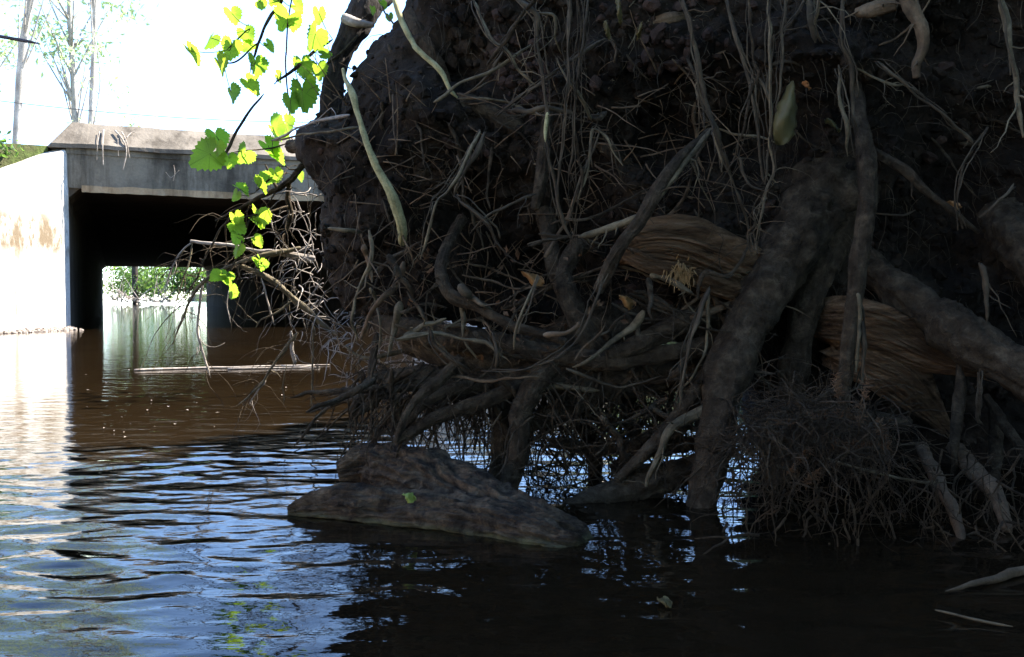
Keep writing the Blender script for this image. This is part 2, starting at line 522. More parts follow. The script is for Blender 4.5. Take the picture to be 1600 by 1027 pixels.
# ------------------------------------------------------------------ culvert and wing wall
def rough_prism(mb, sec, v0, v1, nseg, f, amp=0.01, seed=0):
    """section polygon (list of 2-tuples) swept from v0 to v1, corners slightly worn"""
    k = len(sec)
    vs = np.linspace(v0, v1, nseg + 1)
    pts = []
    for v in vs:
        for (a, b) in sec: pts.append(tuple(f(a, b, v)))
    pts = np.array(pts)
    pts += amp * np.stack([fbm(pts * 3.1 + 9 * c, 3, seed + c) for c in range(3)], 1)
    q = [(i * k + j, i * k + (j + 1) % k, (i + 1) * k + (j + 1) % k, (i + 1) * k + j) for i in range(nseg) for j in range(k)]
    n0 = len(pts)
    pts = np.vstack([pts, pts[:k].mean(0), pts[-k:].mean(0)])
    t = [((j + 1) % k, j, n0) for j in range(k)] + [(nseg * k + j, nseg * k + (j + 1) % k, n0 + 1) for j in range(k)]
    mb.add(pts, q, t)

cul = empty('culvert', UV(CW / 2, 0.2, 0))
tag(cul, 'concrete box culvert tunnel with dark stained headwall over the creek', 'culvert')
for (a, b, nm) in ((-0.32, 0.0, 'side_wall'), (CW, CW + 0.32, 'side_wall')):
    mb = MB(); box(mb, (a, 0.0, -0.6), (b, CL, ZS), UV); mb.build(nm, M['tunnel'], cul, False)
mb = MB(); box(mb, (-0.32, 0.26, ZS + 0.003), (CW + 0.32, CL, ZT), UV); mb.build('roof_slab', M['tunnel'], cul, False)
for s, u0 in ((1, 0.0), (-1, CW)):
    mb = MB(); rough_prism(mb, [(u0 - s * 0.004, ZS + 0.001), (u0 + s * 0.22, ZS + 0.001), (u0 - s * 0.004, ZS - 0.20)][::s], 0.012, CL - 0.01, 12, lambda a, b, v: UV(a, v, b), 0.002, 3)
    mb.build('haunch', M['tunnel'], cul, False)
# front beam with a lower lip tinted for bounced sun, then the sloped parapet course on top
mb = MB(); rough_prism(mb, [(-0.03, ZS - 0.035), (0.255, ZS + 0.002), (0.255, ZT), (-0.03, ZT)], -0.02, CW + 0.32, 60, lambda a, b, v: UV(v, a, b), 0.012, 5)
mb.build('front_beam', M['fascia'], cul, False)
mb = MB(); rough_prism(mb, [(-0.10, ZT + 0.003), (0.62, ZT + 0.003), (0.62, 3.46), (0.30, 3.50), (-0.10, ZT + 0.07)], -0.30, CW + 0.7, 60, lambda a, b, v: UV(v + max(0, 0.5 - v) * (b - 3.02) * 0.95, a, b), 0.022, 8)
mb.build('parapet', M['parapet'], cul, False)
mb = MB(); rough_prism(mb, [(-0.045, ZS - 0.10), (0.20, ZS - 0.03), (0.20, ZS - 0.004), (-0.045, ZS + 0.01)], 0.20, CW - 0.2, 70, lambda a, b, v: UV(v, a, b), 0.035, 15)
mb.build('worn_lip', M['lip'], cul, False)
mb = MB(); box(mb, (-0.02, -0.045, ZT - 0.09), (CW + 0.3, -0.032, ZT + 0.001), UV); mb.build('drip_band', M['fascia'], cul, False)

def wing(name, label, u0, s, length):
    n = 24
    mb = MB()
    pts = []
    dl = np.array([-s * math.sin(math.atan(WT)), -math.cos(math.atan(WT))])
    nr = np.array([-s * math.cos(math.atan(WT)), s * s * math.sin(math.atan(WT))])
    for k in range(n + 1):
        t = -0.02 + (length + 0.02) * k / n
        top = 3.0 - 0.40 * t if t < 5 else 1.0
        bu, bv = u0 + dl[0] * t, dl[1] * t - 0.03
        for (off, z) in ((0, -0.6), (0, top - 0.03), (0.03, top), (0.30, top), (0.30, -0.6)):
            pts.append(tuple(UV(bu + nr[0] * off, bv + nr[1] * off, z)))
    k = 5
    q = [(i * k + j, i * k + (j + 1) % k, (i + 1) * k + (j + 1) % k, (i + 1) * k + j) for i in range(n) for j in range(k)]
    pts = np.array(pts)
    pts += 0.008 * np.stack([fbm(pts * 2.7 + 9 * c, 3, 60 + c) for c in range(3)], 1)
    q += [(0, 1, 2, 2)][:0]
    mb.add(pts, q, [(0, 1, 4), (1, 3, 4), (1, 2, 3), (n * k, n * k + 4, n * k + 1), (n * k + 1, n * k + 4, n * k + 3), (n * k + 1, n * k + 3, n * k + 2)])
    tag(mb.build(name, M['wing'], smooth=False), label, 'wall')
wing('wing_wall', 'sunlit pale concrete wing wall left of the tunnel mouth', -0.004, 1, 5.0)
wing('wing_wall', 'flared concrete wing wall on the far side behind the roots', CW + 0.004, -1, 4.0)

# pebbles along the foot of the sunlit wall
def lump_mesh(seed, sub=1):
    import bmesh
    bm = bmesh.new()
    bmesh.ops.create_icosphere(bm, subdivisions=sub, radius=1.0)
    v = np.array([tuple(x.co) for x in bm.verts])
    f = np.array([[x.index for x in fc.verts] for fc in bm.faces])
    bm.free()
    v = v * (1 + 0.55 * fbm(v * 1.5 + seed * 7.7, 3, seed))[:, None] * np.array([1, 0.8, 0.65])
    return v, f
LUMPS = [lump_mesh(s, 2 if s < 4 else 1) for s in range(8)]
def lump(mb, c, r, small=True, squash=(1, 1, 1)):
    v, f = LUMPS[random.randrange(4, 8) if small else random.randrange(0, 4)]
    e = Matrix.Rotation(random.uniform(0, 6.28), 3, Vector((random.gauss(0, 1), random.gauss(0, 1), random.gauss(0, 1))).normalized())
    mb.add((v * np.array(squash) * r) @ np.array(e).T + np.array(c), None, f)

mb = MB()
dl = np.array([-math.sin(math.atan(WT)), -math.cos(math.atan(WT))])
for k in range(420):
    t = random.uniform(0, 4.6)
    off = abs(random.gauss(0, 0.10))
    r = random.uniform(0.02, 0.06)
    u, v = -0.004 + dl[0] * t + off * 0.82, dl[1] * t - off * 0.57 - 0.03
    lump(mb, UV(u, v, 0.02 - off * 0.12), r)
tag(mb.build('pebble_strip', M['gravel'], smooth=False), 'strip of pebbles at the foot of the sunlit wall', 'pebbles', kind='stuff')

# ------------------------------------------------------------------ trees
def rnd_dir():
    v = np.array([random.gauss(0, 1) for _ in range(3)])
    return v / np.linalg.norm(v)

def leaves(mb, centres, radii, per, size, seed, flatten=0.8):
    rng = np.random.default_rng(seed)
    for c, r in zip(centres, radii):
        n = int(per * rng.uniform(0.6, 1.4))
        p = np.asarray(c) + rng.normal(0, 1, (n, 3)) * r * np.array([0.55, 0.55, 0.55 * flatten])
        a = rng.normal(0, 1, (n, 3)); a /= np.linalg.norm(a, axis=1)[:, None]
        b = np.cross(a, rng.normal(0, 1, (n, 3))); b /= np.linalg.norm(b, axis=1)[:, None]
        s = size * rng.uniform(0.6, 1.3, (n, 1))
        nn = np.cross(a, b)
        v = np.stack([p - a * s, p + b * s * 0.42 + nn * s * 0.12, p + a * s, p - b * s * 0.42 + nn * s * 0.12], 1).reshape(-1, 3)
        k = np.arange(n)[:, None] * 4
        mb.add(v, np.concatenate([k, k + 1, k + 2, k + 3], 1))

def make_tree(name, loc, h, crown_r, z0, label, group, seed, leaf='foliage', bark='trunk_far', clumps=60, per=70, size=0.11, tr=0.14, lean=(0, 0), clump_r=0.7, twigs=True):
    rs = random.Random(seed)
    e = empty(name, loc)
    tag(e, label, 'tree', group)
    L = np.array(loc, float)
    mt = MB()
    top = L + np.array([lean[0], lean[1], h])
    path = smooth_path([L - np.array([0, 0, 0.3]), L + (top - L) * 0.35 + np.array([rs.gauss(0, .12), rs.gauss(0, .12), 0]) * h * .1, L + (top - L) * 0.7 + np.array([rs.gauss(0, .15), rs.gauss(0, .15), 0]) * h * .1, top], 16)
    tube(mt, path, np.linspace(tr, tr * 0.25, 16), 8, 0.12, seed, 2.0)
    cen, rad = [], []
    for k in range(clumps):
        a = rs.uniform(0, 6.283)
        zz = z0 + (h * 1.05 - z0) * rs.random() ** 0.9
        prof = math.sin(math.pi * min(1, max(0.04, (zz - z0 + 0.3) / (h * 1.08 - z0 + 0.3)))) ** 0.6
        rr = crown_r * prof * math.sqrt(rs.uniform(0.08, 1))
        t = min(1.0, max(0, zz / h))
        ax = L + (top - L) * t
        c = ax + np.array([math.cos(a) * rr, math.sin(a) * rr, zz - (ax[2] - L[2]) + rs.gauss(0, .2)])
        cen.append(c)
        rad.append(clump_r * rs.uniform(0.6, 1.3))
        if twigs and k % 2 == 0:
            s = path[min(15, max(4, int(15 * max(0.1, t - 0.18))))]
            mid = (s + c) / 2 + np.array([rs.gauss(0, .1), rs.gauss(0, .1), -0.1])
            tube(mt, smooth_path([s, mid, c], 7), np.linspace(tr * 0.28, tr * 0.05, 7), 5, 0.1, seed + k, 3)
    mt.build('trunk', M[bark], e)
    ml = MB()
    leaves(ml, cen, rad, per, size, seed)
    ml.build('crown', M[leaf], e, False)
    return e

# pale trees beyond the road, the glare's wash-out put into leaf and bark colours
def at_uv(px, depth, z):
    p = P(px, 464, depth); return (p.x, p.y, z)
G = 'trees beyond the road'
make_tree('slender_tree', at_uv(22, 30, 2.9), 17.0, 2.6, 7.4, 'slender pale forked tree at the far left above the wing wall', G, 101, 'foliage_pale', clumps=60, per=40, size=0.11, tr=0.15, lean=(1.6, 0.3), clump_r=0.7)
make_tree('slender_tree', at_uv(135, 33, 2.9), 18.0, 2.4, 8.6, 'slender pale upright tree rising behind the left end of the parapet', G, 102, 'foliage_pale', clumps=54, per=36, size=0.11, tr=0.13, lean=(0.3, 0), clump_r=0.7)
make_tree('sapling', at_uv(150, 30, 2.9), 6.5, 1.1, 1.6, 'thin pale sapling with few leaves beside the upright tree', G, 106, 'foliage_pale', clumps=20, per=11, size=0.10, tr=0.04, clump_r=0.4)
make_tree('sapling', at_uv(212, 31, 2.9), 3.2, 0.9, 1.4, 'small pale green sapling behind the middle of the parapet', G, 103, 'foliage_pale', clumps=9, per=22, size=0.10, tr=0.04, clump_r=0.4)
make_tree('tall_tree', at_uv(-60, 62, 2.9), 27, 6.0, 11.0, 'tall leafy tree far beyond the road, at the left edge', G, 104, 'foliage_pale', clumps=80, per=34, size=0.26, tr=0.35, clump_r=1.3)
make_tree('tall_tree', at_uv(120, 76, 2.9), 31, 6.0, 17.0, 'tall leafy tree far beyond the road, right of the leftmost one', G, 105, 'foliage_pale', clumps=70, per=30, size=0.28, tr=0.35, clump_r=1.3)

# leafy bush on the bank above the wing wall
def bush(name, loc, r, h, label, n, size, seed, leaf='foliage', group=None):
    e = empty(name, loc)
    tag(e, label, 'bush', group)
    rs = random.Random(seed)
    ms, cen, rad = MB(), [], []
    L = np.array(loc, float)
    for k in range(n):
        a = rs.uniform(0, 6.28)
        rr = r * math.sqrt(rs.random())
        c = L + np.array([math.cos(a) * rr, math.sin(a) * rr, h * rs.uniform(0.25, 1) * (1 - 0.5 * (rr / r) ** 2)])
        cen.append(c); rad.append(0.3 * rs.uniform(0.6, 1.3) * max(r, 0.6))
        if k % 2 == 0:
            tube(ms, smooth_path([L + np.array([rs.gauss(0, .1), rs.gauss(0, .1), -0.1]), (L + c) / 2 + np.array([0, 0, .1]), c], 6), np.linspace(0.02, 0.005, 6), 5)
    ms.build('stems', M['trunk_far'], e)
    ml = MB(); leaves(ml, cen, rad, 60, size, seed); ml.build('foliage', M[leaf], e, False)
    return e
bush('bank_bush', UV(-1.6, -0.4, 2.6), 0.8, 1.0, 'leafy bright green bush on the bank above the wing wall', 16, 0.06, 201)
bush('bank_bush', UV(-3.2, 1.0, 2.8), 1.0, 1.0, 'low bright green bush at the left edge above the wing wall', 16, 0.06, 202)

# what the tunnel frames: far bank, trunk, pale fallen branches, bushes
far_z = 0.9
e = make_tree('creekside_tree', at_uv(212, 74, 0.2), 12, 4, 5.5, 'dark straight tree trunk framed by the far end of the tunnel', None, 301, 'foliage', 'bark', 70, 60, 0.2, 0.26, (0.3, 0), 1.2)
for k, (px, d, r, h, lab) in enumerate([(265, 76, 2.6, 3.4, 'round sunlit green bush seen through the tunnel, right of the dark trunk'), (300, 72, 1.6, 4.0, 'tall green bush at the right edge of the far tunnel opening'), (235, 84, 3.0, 4.0, 'green thicket behind the dark trunk beyond the tunnel'), (180, 86, 3.0, 4.5, 'pale thicket left of the dark trunk beyond the tunnel')]):
    bush('creekside_bush', at_uv(px, d, 0.3), r, h, lab, 40, 0.16, 310 + k)
fb = empty('fallen_branches', at_uv(195, 71, 0))
tag(fb, 'bleached tangle of fallen branches on the far bank beyond the tunnel', 'branches')
for k in range(34):
    a = np.array(at_uv(random.uniform(172, 285), random.uniform(69, 72), random.uniform(0, 0.3)))
    d = np.array([random.gauss(0, 1.2), random.gauss(0, .4), abs(random.gauss(0.9, .8))])
    mb = MB(); tube(mb, smooth_path([a, a + d * .5 + np.array([0, 0, .3 * random.gauss(0, 1)]), a + d * 1.1], 8), np.linspace(0.05, 0.015, 8), 5)
    mb.build('branch', M['bleached'], fb)

# unseen trees added to shade the root mass and the near water
SHADE = [(8.8, 2.6, 9, 3.0, 0, 0, 2.2), (6.6, 3.7, 4.9, 2.2, -1.2, -0.2, 2.2), (5.2, 6.0, 2.8, 0.8, -1.9, -1.0, 1.9), (6.5, -6.0, 11, 4.6, -2.0, 0, 2.5), (1.5, -9.5, 12, 4.8, 0, 0, 2.0), (-3.5, -15, 14, 5.5, 0, 0, 2.0), (10.5, -2.5, 11, 4.6, 0, 0, 1.8), (5.4, 0.4, 4.6, 1.9, -1.4, 0.2, 0.2)]
SL = ['dense tree set back on the right bank beside the root mass', 'short dense tree on the right bank beside the root mass', 'small tree leaning over the creek behind the root mass', 'dense tree leaning in from the right bank behind the camera', 'dense creekside tree right behind the camera', 'dense tree across the creek far behind the camera', 'dense tree set back on the right bank behind the camera', 'low dense tree hanging over the water from the right bank']
for k, ((x, y, h, r, ln, ly, z0), lab) in enumerate(zip(SHADE, SL)):
    make_tree('shade_tree', (x, y, 1.4), h, r, z0, lab, 'shade trees along the creek', 400 + k, 'foliage_dark', 'bark', 140 if r > 2.5 else 60, 100, 0.19, 0.2 if r > 2.5 else 0.1, (ln, ly), 0.95 if r > 2.5 else (0.6 if r > 1 else 0.32))

# ------------------------------------------------------------------ the uprooted root mass
PLATE = empty('root_mass', P(1000, 560, 2.8) * 1.0)
tag(PLATE, 'dark earthy root mass of an uprooted tree overhanging the creek', 'tree roots')

D0 = 3.0
OUT = [(1050, -420), (760, -150), (660, -60), (628, 0), (606, 45), (575, 75), (550, 110), (522, 180), (486, 196), (456, 216), (464, 262), (490, 292), (500, 340), (492, 400), (515, 450), (560, 490), (630, 510), (700, 500), (790, 520), (900, 530), (1000, 520), (1120, 500), (1165, 560), (1190, 700), (1215, 900), (1400, 1010), (1980, 1060), (1980, -420)]  # unseen top raised to cast more shade
def soil():
    poly = np.array([tuple(P(x, y, D0)) for x, y in OUT])[:, [0, 2]]
    st = 0.009
    xs = np.arange(poly[:, 0].min() - 2 * st, poly[:, 0].max() + 2 * st, st)
    zs = np.arange(max(poly[:, 1].min(), -0.5) - 2 * st, poly[:, 1].max() + 2 * st, st)
    X, Z = np.meshgrid(xs, zs)
    x, z = X.ravel(), Z.ravel()
    n3 = np.stack([x, z, 0 * x], 1)
    xq = x + 0.05 * fbm(n3 * 6, 4, 31)
    zq = z + 0.05 * fbm(n3 * 6, 4, 32)
    d2 = np.full(len(x), 1e9)
    ins = np.zeros(len(x), bool)
    for k in range(len(poly)):
        a, b = poly[k], poly[(k + 1) % len(poly)]
        ab = b - a
        t = np.clip(((xq - a[0]) * ab[0] + (zq - a[1]) * ab[1]) / (ab @ ab), 0, 1)
        d2 = np.minimum(d2, (xq - a[0] - t * ab[0]) ** 2 + (zq - a[1] - t * ab[1]) ** 2)
        c = ((a[1] > zq) != (b[1] > zq)) & (xq < (b[0] - a[0]) * (zq - a[1]) / (b[1] - a[1] + 1e-12) + a[0])
        ins ^= c
    sd = np.where(ins, np.sqrt(d2), -np.sqrt(d2))
    t = np.clip(sd / 0.30, 0, 1)
    pil = np.sqrt(np.clip(1 - (1 - t) ** 2, 0, 1))
    front = D0 - 0.26 * pil
    # hollows and bulges
    for (px, py, rx, rz, amt) in [(860, 440, .22, .14, .30), (1150, 215, .10, .08, .20), (1480, 330, .28, .30, .30), (1450, 700, .5, .5, .30), (1000, 230, .08, .10, .16), (760, 330, .14, .10, .14), (900, 330, .10, .12, .18), (620, 420, .2, .12, .12),
                                   (1000, 90, .35, .12, -.10), (640, 230, .2, .2, -.08), (1250, 120, .25, .12, -.10), (740, 120, .15, .12, .10), (1420, 90, .2, .08, .14)]:
        c = P(px, py, D0)
        front += amt * np.exp(-((x - c.x) / rx) ** 2 - ((z - c.z) / rz) ** 2) * t
    q = np.stack([x, front, z], 1)
    cl = worley(q * 9.0, 3)
    cl2 = worley(q * 23.0, 4)
    big = worley(q * np.array([3.6, 3.6, 5.0]), 6)
    msk = np.clip(0.5 + 1.6 * fbm(q * 2.2, 3, 48), 0, 1)
    rough = 0.10 * fbm(q * 3, 4, 41) + 0.11 * (big - 0.5) + 0.07 * msk * (cl - 0.5) + 0.036 * np.clip(1.3 - msk, 0, 1) * (cl2 - 0.5) + 0.016 * fbm(q * 36, 4, 44, 0.65)
    front = front + rough * (0.3 + 0.7 * t)
    back = D0 + 0.42 * pil + 0.05 * fbm(q * 5 + 9, 3, 45)
    xj = x + 0.010 * fbm(q * 30, 2, 46); zj = z + 0.010 * fbm(q * 30 + 5, 2, 47)
    nx, nz = len(xs), len(zs)
    idx = np.arange(nx * nz).reshape(nz, nx)
    ok = (sd > 0).reshape(nz, nx)
    cell = ok[:-1, :-1] & ok[1:, :-1] & ok[:-1, 1:] & ok[1:, 1:]
    a, b, c, d = idx[:-1, :-1][cell], idx[:-1, 1:][cell], idx[1:, 1:][cell], idx[1:, :-1][cell]
    N = nx * nz
    used = np.zeros(N, bool)
    for r_ in (a, b, c, d): used[r_] = True
    remap = np.cumsum(used) - 1
    U = used.sum()
    V = np.concatenate([np.stack([xj, front, zj], 1)[used], np.stack([xj, back, zj], 1)[used]])
    fq = remap[np.stack([a, b, c, d], 1)]
    # side walls along the rim
    e = np.concatenate([fq[:, [0, 1]], fq[:, [1, 2]], fq[:, [2, 3]], fq[:, [3, 0]]])
    key = {}
    for s, t_ in e.tolist():
        key[(s, t_)] = 1
    rim = np.array([(s, t_) for (s, t_) in key if (t_, s) not in key])
    side = np.stack([rim[:, 1], rim[:, 0], rim[:, 0] + U, rim[:, 1] + U], 1)
    mb = MB().add(V, np.concatenate([fq, fq[:, ::-1] + U, side]))
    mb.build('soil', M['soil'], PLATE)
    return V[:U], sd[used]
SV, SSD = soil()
from mathutils.kdtree import KDTree
kd = KDTree(len(SV))
for i, v in enumerate(SV): kd.insert((v[0], 0, v[2]), i)
kd.balance()
def face(px, py, off=0.0):
    """a point on the front of the soil near a pixel"""
    p = P(px, py, 2.8)
    global FACE_GAP
    for _ in range(3):
        co, i, dist = kd.find((p.x, 0, p.z))
        p = P(px, py, SV[i][1])
    FACE_GAP = dist
    return Vector((p.x, SV[i][1] - off, p.z))

# crumbs and clods of earth on the face
mb = MB(); mbr = MB()
for k in range(4200):
    px, py = random.uniform(500, 1620), random.uniform(-20, 620)
    if px > 1180 and random.random() < 0.3: py = random.uniform(300, 850)
    if py > 520 and px < 1180: continue
    p = face(px, py)
    if FACE_GAP > 0.012: continue
    r = random.choice((0.005, 0.006, 0.008, 0.011, 0.015, 0.022)) * random.uniform(0.7, 1.3)
    if 560 < px < 700 and py < 120 and r > 0.009: continue
    lump(mbr if (980 < px < 1130 and py < 120) or (760 < px < 860 and 60 < py < 180) or random.random() < 0.05 else mb, p + Vector((0, -r * 0.2, 0)), r, r < 0.018)
mc = MB()
for k in range(700):
    px, py = random.uniform(520, 1600), random.uniform(0, 560 if k % 3 else 840)
    if py > 500 and px < 1180: continue
    p = face(px, py, 0.006)
    if FACE_GAP > 0.012: continue
    lump(mc, p, random.uniform(0.0012, 0.004), True, (1, 0.5, 0.6))
tag(mc.build('pale_chips', M['root_pale'], PLATE), kind='stuff')
tag(mb.build('soil_clods', M['soil'], PLATE, False), kind='stuff')
tag(mbr.build('clay_clods', M['soil_red'], PLATE, False), kind='stuff')

def wroot(pts, mat='root', name='root', sides=12, rough=0.10, parent=PLATE, seg=None, seed=None, wig=0.004, bark=1.0, twig=True):
    """pts: (px, py, depth, radius in photograph pixels)"""
    rows = []
    for (px, py, d, r) in pts:
        p = P(px, py, d)
        rows.append((p.x, p.y, p.z, r * d / F))
    n = seg or max(10, 5 * len(rows))
    sp = smooth_path(rows, n)
    seed = seed if seed is not None else random.randrange(999)
    if wig:
        sp[:, :3] += wig * np.stack([fbm(sp[:, :3] * 14 + 5 * c, 2, seed + c) for c in range(3)], 1)
    mb = MB()
    fat = sp[:, 3].max()
    if fat > 0.012: sides, m = max(sides, 40), 130
    elif fat > 0.005: sides, m = max(sides, 18), 80
    else: m = len(sp)
    if m > len(sp): sp = smooth_path(sp, m)
    # uneven girth, a tapered tip, stubs and side rootlets
    sp[:, 3] *= 1 + 0.22 * fbm(sp[:, :3] * 11, 2, seed + 40)
    if fat < 0.012:
        k = np.linspace(0, 1, len(sp)); sp[:, 3] *= np.clip((1 - k) * 9, 0.25, 1) ** 0.6 * np.clip(k * 9 + 0.25, 0.25, 1) ** 0.6
    tube(mb, sp[:, :3], np.maximum(sp[:, 3], 0.0006), sides, rough * 1.3, seed, 14.0, None, bark * (1.15 if fat > 0.02 else 1.2))
    if twig and name == 'root' or name == 'hanging_root':
        rs = random.Random(seed * 7 + 1)
        for _ in range(rs.randint(1, 5)):
            i = rs.randrange(len(sp) // 5, len(sp) - 1)
            d = np.array([rs.gauss(0, 1), rs.gauss(-0.3, .6), rs.gauss(-0.4, .8)]); d /= np.linalg.norm(d)
            ln = rs.choice((0.02, 0.04, 0.07, 0.12, 0.18))
            b = [sp[i, :3]]
            for _k in range(6):
                d = d + np.array([rs.gauss(0, .3), rs.gauss(0, .3), rs.gauss(-.1, .3)]); d /= np.linalg.norm(d)
                b.append(b[-1] + d * ln / 6)
            r0 = min(sp[i, 3] * 0.45, 0.0035)
            tube(mb, np.array(b), np.linspace(r0, r0 * 0.25, 7), 5)
    return mb.build(name, M[mat], parent)

# --- thick roots
wroot([(1340, 220, 3.0, 45), (1300, 280, 2.85, 52), (1255, 350, 2.74, 44), (1213, 430, 2.66, 38), (1165, 510, 2.59, 35), (1132, 600, 2.52, 33), (1115, 700, 2.47, 29), (1095, 790, 2.43, 22), (1086, 850, 2.42, 21)], sides=22, rough=0.07, seg=60)
wroot([(1345, 240, 3.0, 45), (1322, 300, 2.86, 46), (1298, 370, 2.78, 33), (1268, 440, 2.74, 26), (1250, 520, 2.72, 22), (1238, 600, 2.72, 22), (1222, 690, 2.76, 21), (1208, 800, 2.8, 20), (1205, 880, 2.8, 18)], sides=20, rough=0.07, seg=50)
wroot([(935, 318, 2.98, 13), (985, 316, 2.95, 20), (1050, 310, 2.92, 26), (1130, 308, 2.90, 32), (1210, 306, 2.88, 38), (1290, 300, 2.92, 42)], sides=18, rough=0.09, seg=40)
wroot([(1340, 400, 2.9, 22), (1385, 440, 2.76, 27), (1435, 475, 2.66, 30), (1510, 530, 2.52, 32), (1600, 582, 2.42, 34), (1720, 650, 2.35, 36)], sides=20, rough=0.06, seg=40)
wroot([(1335, 120, 2.75, 8), (1345, 190, 2.60, 11), (1354, 250, 2.54, 13), (1355, 310, 2.5, 13), (1346, 390, 2.48, 13), (1338, 450, 2.47, 12), (1326, 540, 2.47, 11), (1318, 630, 2.5, 9), (1312, 690, 2.55, 7)], sides=12, rough=0.06, seg=50)
wroot([(1560, 330, 2.9, 30), (1610, 400, 2.75, 36), (1680, 470, 2.65, 40)], sides=14)
# --- the woven band of roots under the soil
wroot([(722, 340, 2.76, 8), (696, 390, 2.66, 8), (690, 430, 2.58, 8), (708, 462, 2.55, 9), (752, 480, 2.53, 9), (796, 508, 2.50, 8), (850, 522, 2.48, 7.5), (885, 534, 2.47, 6)], 'root', sides=12, seg=50)
wroot([(590, 505, 2.85, 14), (640, 515, 2.78, 18), (700, 528, 2.72, 19), (760, 535, 2.68, 16), (830, 548, 2.64, 14), (890, 558, 2.61, 13), (960, 564, 2.58, 13), (1050, 552, 2.60, 14), (1130, 535, 2.66, 14)], sides=14, seg=60)
wroot([(1170, 455, 2.75, 16), (1110, 484, 2.68, 17), (1050, 512, 2.62, 16), (1000, 536, 2.58, 14), (950, 556, 2.57, 11)], sides=14)
wroot([(600, 590, 2.85, 12), (660, 592, 2.80, 18), (720, 606, 2.78, 21), (790, 604, 2.76, 24), (860, 594, 2.74, 26), (950, 592, 2.74, 26), (1050, 585, 2.74, 25), (1140, 555, 2.78, 22)], sides=16, seg=60)
wroot([(640, 530, 2.9, 20), (700, 545, 2.86, 30), (770, 560, 2.84, 36), (850, 560, 2.84, 40), (940, 520, 2.86, 40), (1040, 500, 2.88, 38), (1150, 490, 2.9, 36)], sides=16, seg=50)
wroot([(862, 572, 2.62, 16), (832, 605, 2.58, 18), (812, 650, 2.56, 16), (812, 700, 2.55, 16), (800, 745, 2.54, 17), (785, 800, 2.54, 16)], sides=14, seg=40)
wroot([(790, 600, 2.72, 18), (785, 660, 2.72, 15), (780, 730, 2.72, 14), (775, 790, 2.72, 13)], sides=12)
wroot([(940, 470, 2.8, 8), (905, 380, 2.74, 14), (880, 430, 2.66, 13), (895, 480, 2.62, 14), (915, 520, 2.62, 15), (935, 555, 2.64, 16)][1:], sides=12)
wroot([(1040, 575, 2.75, 14), (960, 610, 2.72, 13), (880, 640, 2.72, 15), (820, 668, 2.7, 10)], sides=10)
wroot([(830, 596, 2.66, 14), (770, 622, 2.60, 13), (720, 640, 2.57, 12), (680, 655, 2.55, 10), (645, 675, 2.53, 7), (618, 690, 2.52, 5)], sides=10, seg=40)
wroot([(760, 600, 2.7, 10), (700, 612, 2.66, 9), (660, 632, 2.62, 8), (640, 655, 2.6, 7), (622, 678, 2.58, 5)], sides=10)
wroot([(720, 560, 2.6, 8), (685, 595, 2.56, 8), (660, 615, 2.54, 7), (635, 650, 2.52, 5), (618, 690, 2.5, 4)], sides=9)
wroot([(650, 590, 2.8, 9), (605, 590, 2.76, 8), (580, 595, 2.74, 9), (565, 620, 2.72, 7), (548, 645, 2.7, 5)], sides=10, rough=0.25)
wroot([(650, 605, 2.78, 8), (610, 612, 2.74, 7), (580, 630, 2.72, 6), (548, 650, 2.7, 3)], sides=9, rough=0.25)
wroot([(590, 520, 2.9, 5), (583, 560, 2.85, 5), (578, 592, 2.8, 5)], sides=8)
wroot([(1180, 480, 2.66, 12), (1130, 545, 2.6, 12), (1092, 605, 2.56, 13), (1052, 660, 2.53, 12), (1005, 712, 2.5, 10), (965, 750, 2.48, 8)], sides=12, seg=36)
wroot([(1105, 620, 2.60, 15), (1060, 665, 2.64, 14), (1010, 690, 2.68, 12), (960, 735, 2.7, 10)], sides=12)
wroot([(1102, 640, 2.50, 9), (1070, 655, 2.48, 8), (1045, 672, 2.46, 7), (1032, 705, 2.45, 5), (1015, 740, 2.44, 4), (1010, 760, 2.44, 3)], 'root_pale', sides=10, seg=34)
wroot([(1110, 720, 2.6, 20), (1050, 742, 2.56, 24), (980, 765, 2.52, 22), (910, 785, 2.48, 14), (870, 800, 2.46, 8)], sides=14, rough=0.2)
wroot([(1090, 690, 2.7, 12), (1010, 700, 2.72, 12), (930, 700, 2.74, 10), (860, 690, 2.76, 8)], sides=10, rough=0.2)
wroot([(870, 600, 2.9, 12), (905, 650, 2.9, 12), (930, 720, 2.88, 11), (925, 790, 2.86, 10)], sides=10)
wroot([(1000, 575, 2.9, 10), (980, 640, 2.92, 9), (1000, 700, 2.92, 8)], sides=10)
# --- roots across the face
wroot([(672, 150, 2.80, 12), (720, 160, 2.73, 14), (770, 178, 2.72, 14), (812, 205, 2.73, 13), (832, 220, 2.76, 11)], seg=30)
wroot([(640, 20, 2.85, 9), (660, 60, 2.78, 10), (690, 110, 2.76, 9), (705, 150, 2.78, 7)])
wroot([(855, 80, 2.80, 9), (905, 92, 2.74, 10), (950, 98, 2.72, 10), (992, 103, 2.76, 8)])
wroot([(455, 228, 3.0, 10), (510, 232, 2.84, 12), (570, 242, 2.78, 11), (625, 243, 2.78, 7)])
wroot([(632, 208, 2.78, 6), (645, 250, 2.74, 7), (658, 272, 2.73, 7), (690, 248, 2.74, 7), (735, 212, 2.77, 6)], seg=30)
wroot([(858, 172, 2.55, 7), (852, 215, 2.54, 8), (846, 265, 2.53, 9), (838, 326, 2.52, 8)], rough=0.15)
wroot([(925, 215, 2.82, 8), (955, 238, 2.75, 11), (985, 262, 2.80, 9)])
wroot([(850, 330, 2.8, 14), (862, 390, 2.72, 14), (875, 440, 2.68, 14), (900, 490, 2.66, 15)], sides=12)
wroot([(1085, 25, 2.72, 7), (1042, 32, 2.66, 11), (1000, 48, 2.72, 9)], 'root_brown')
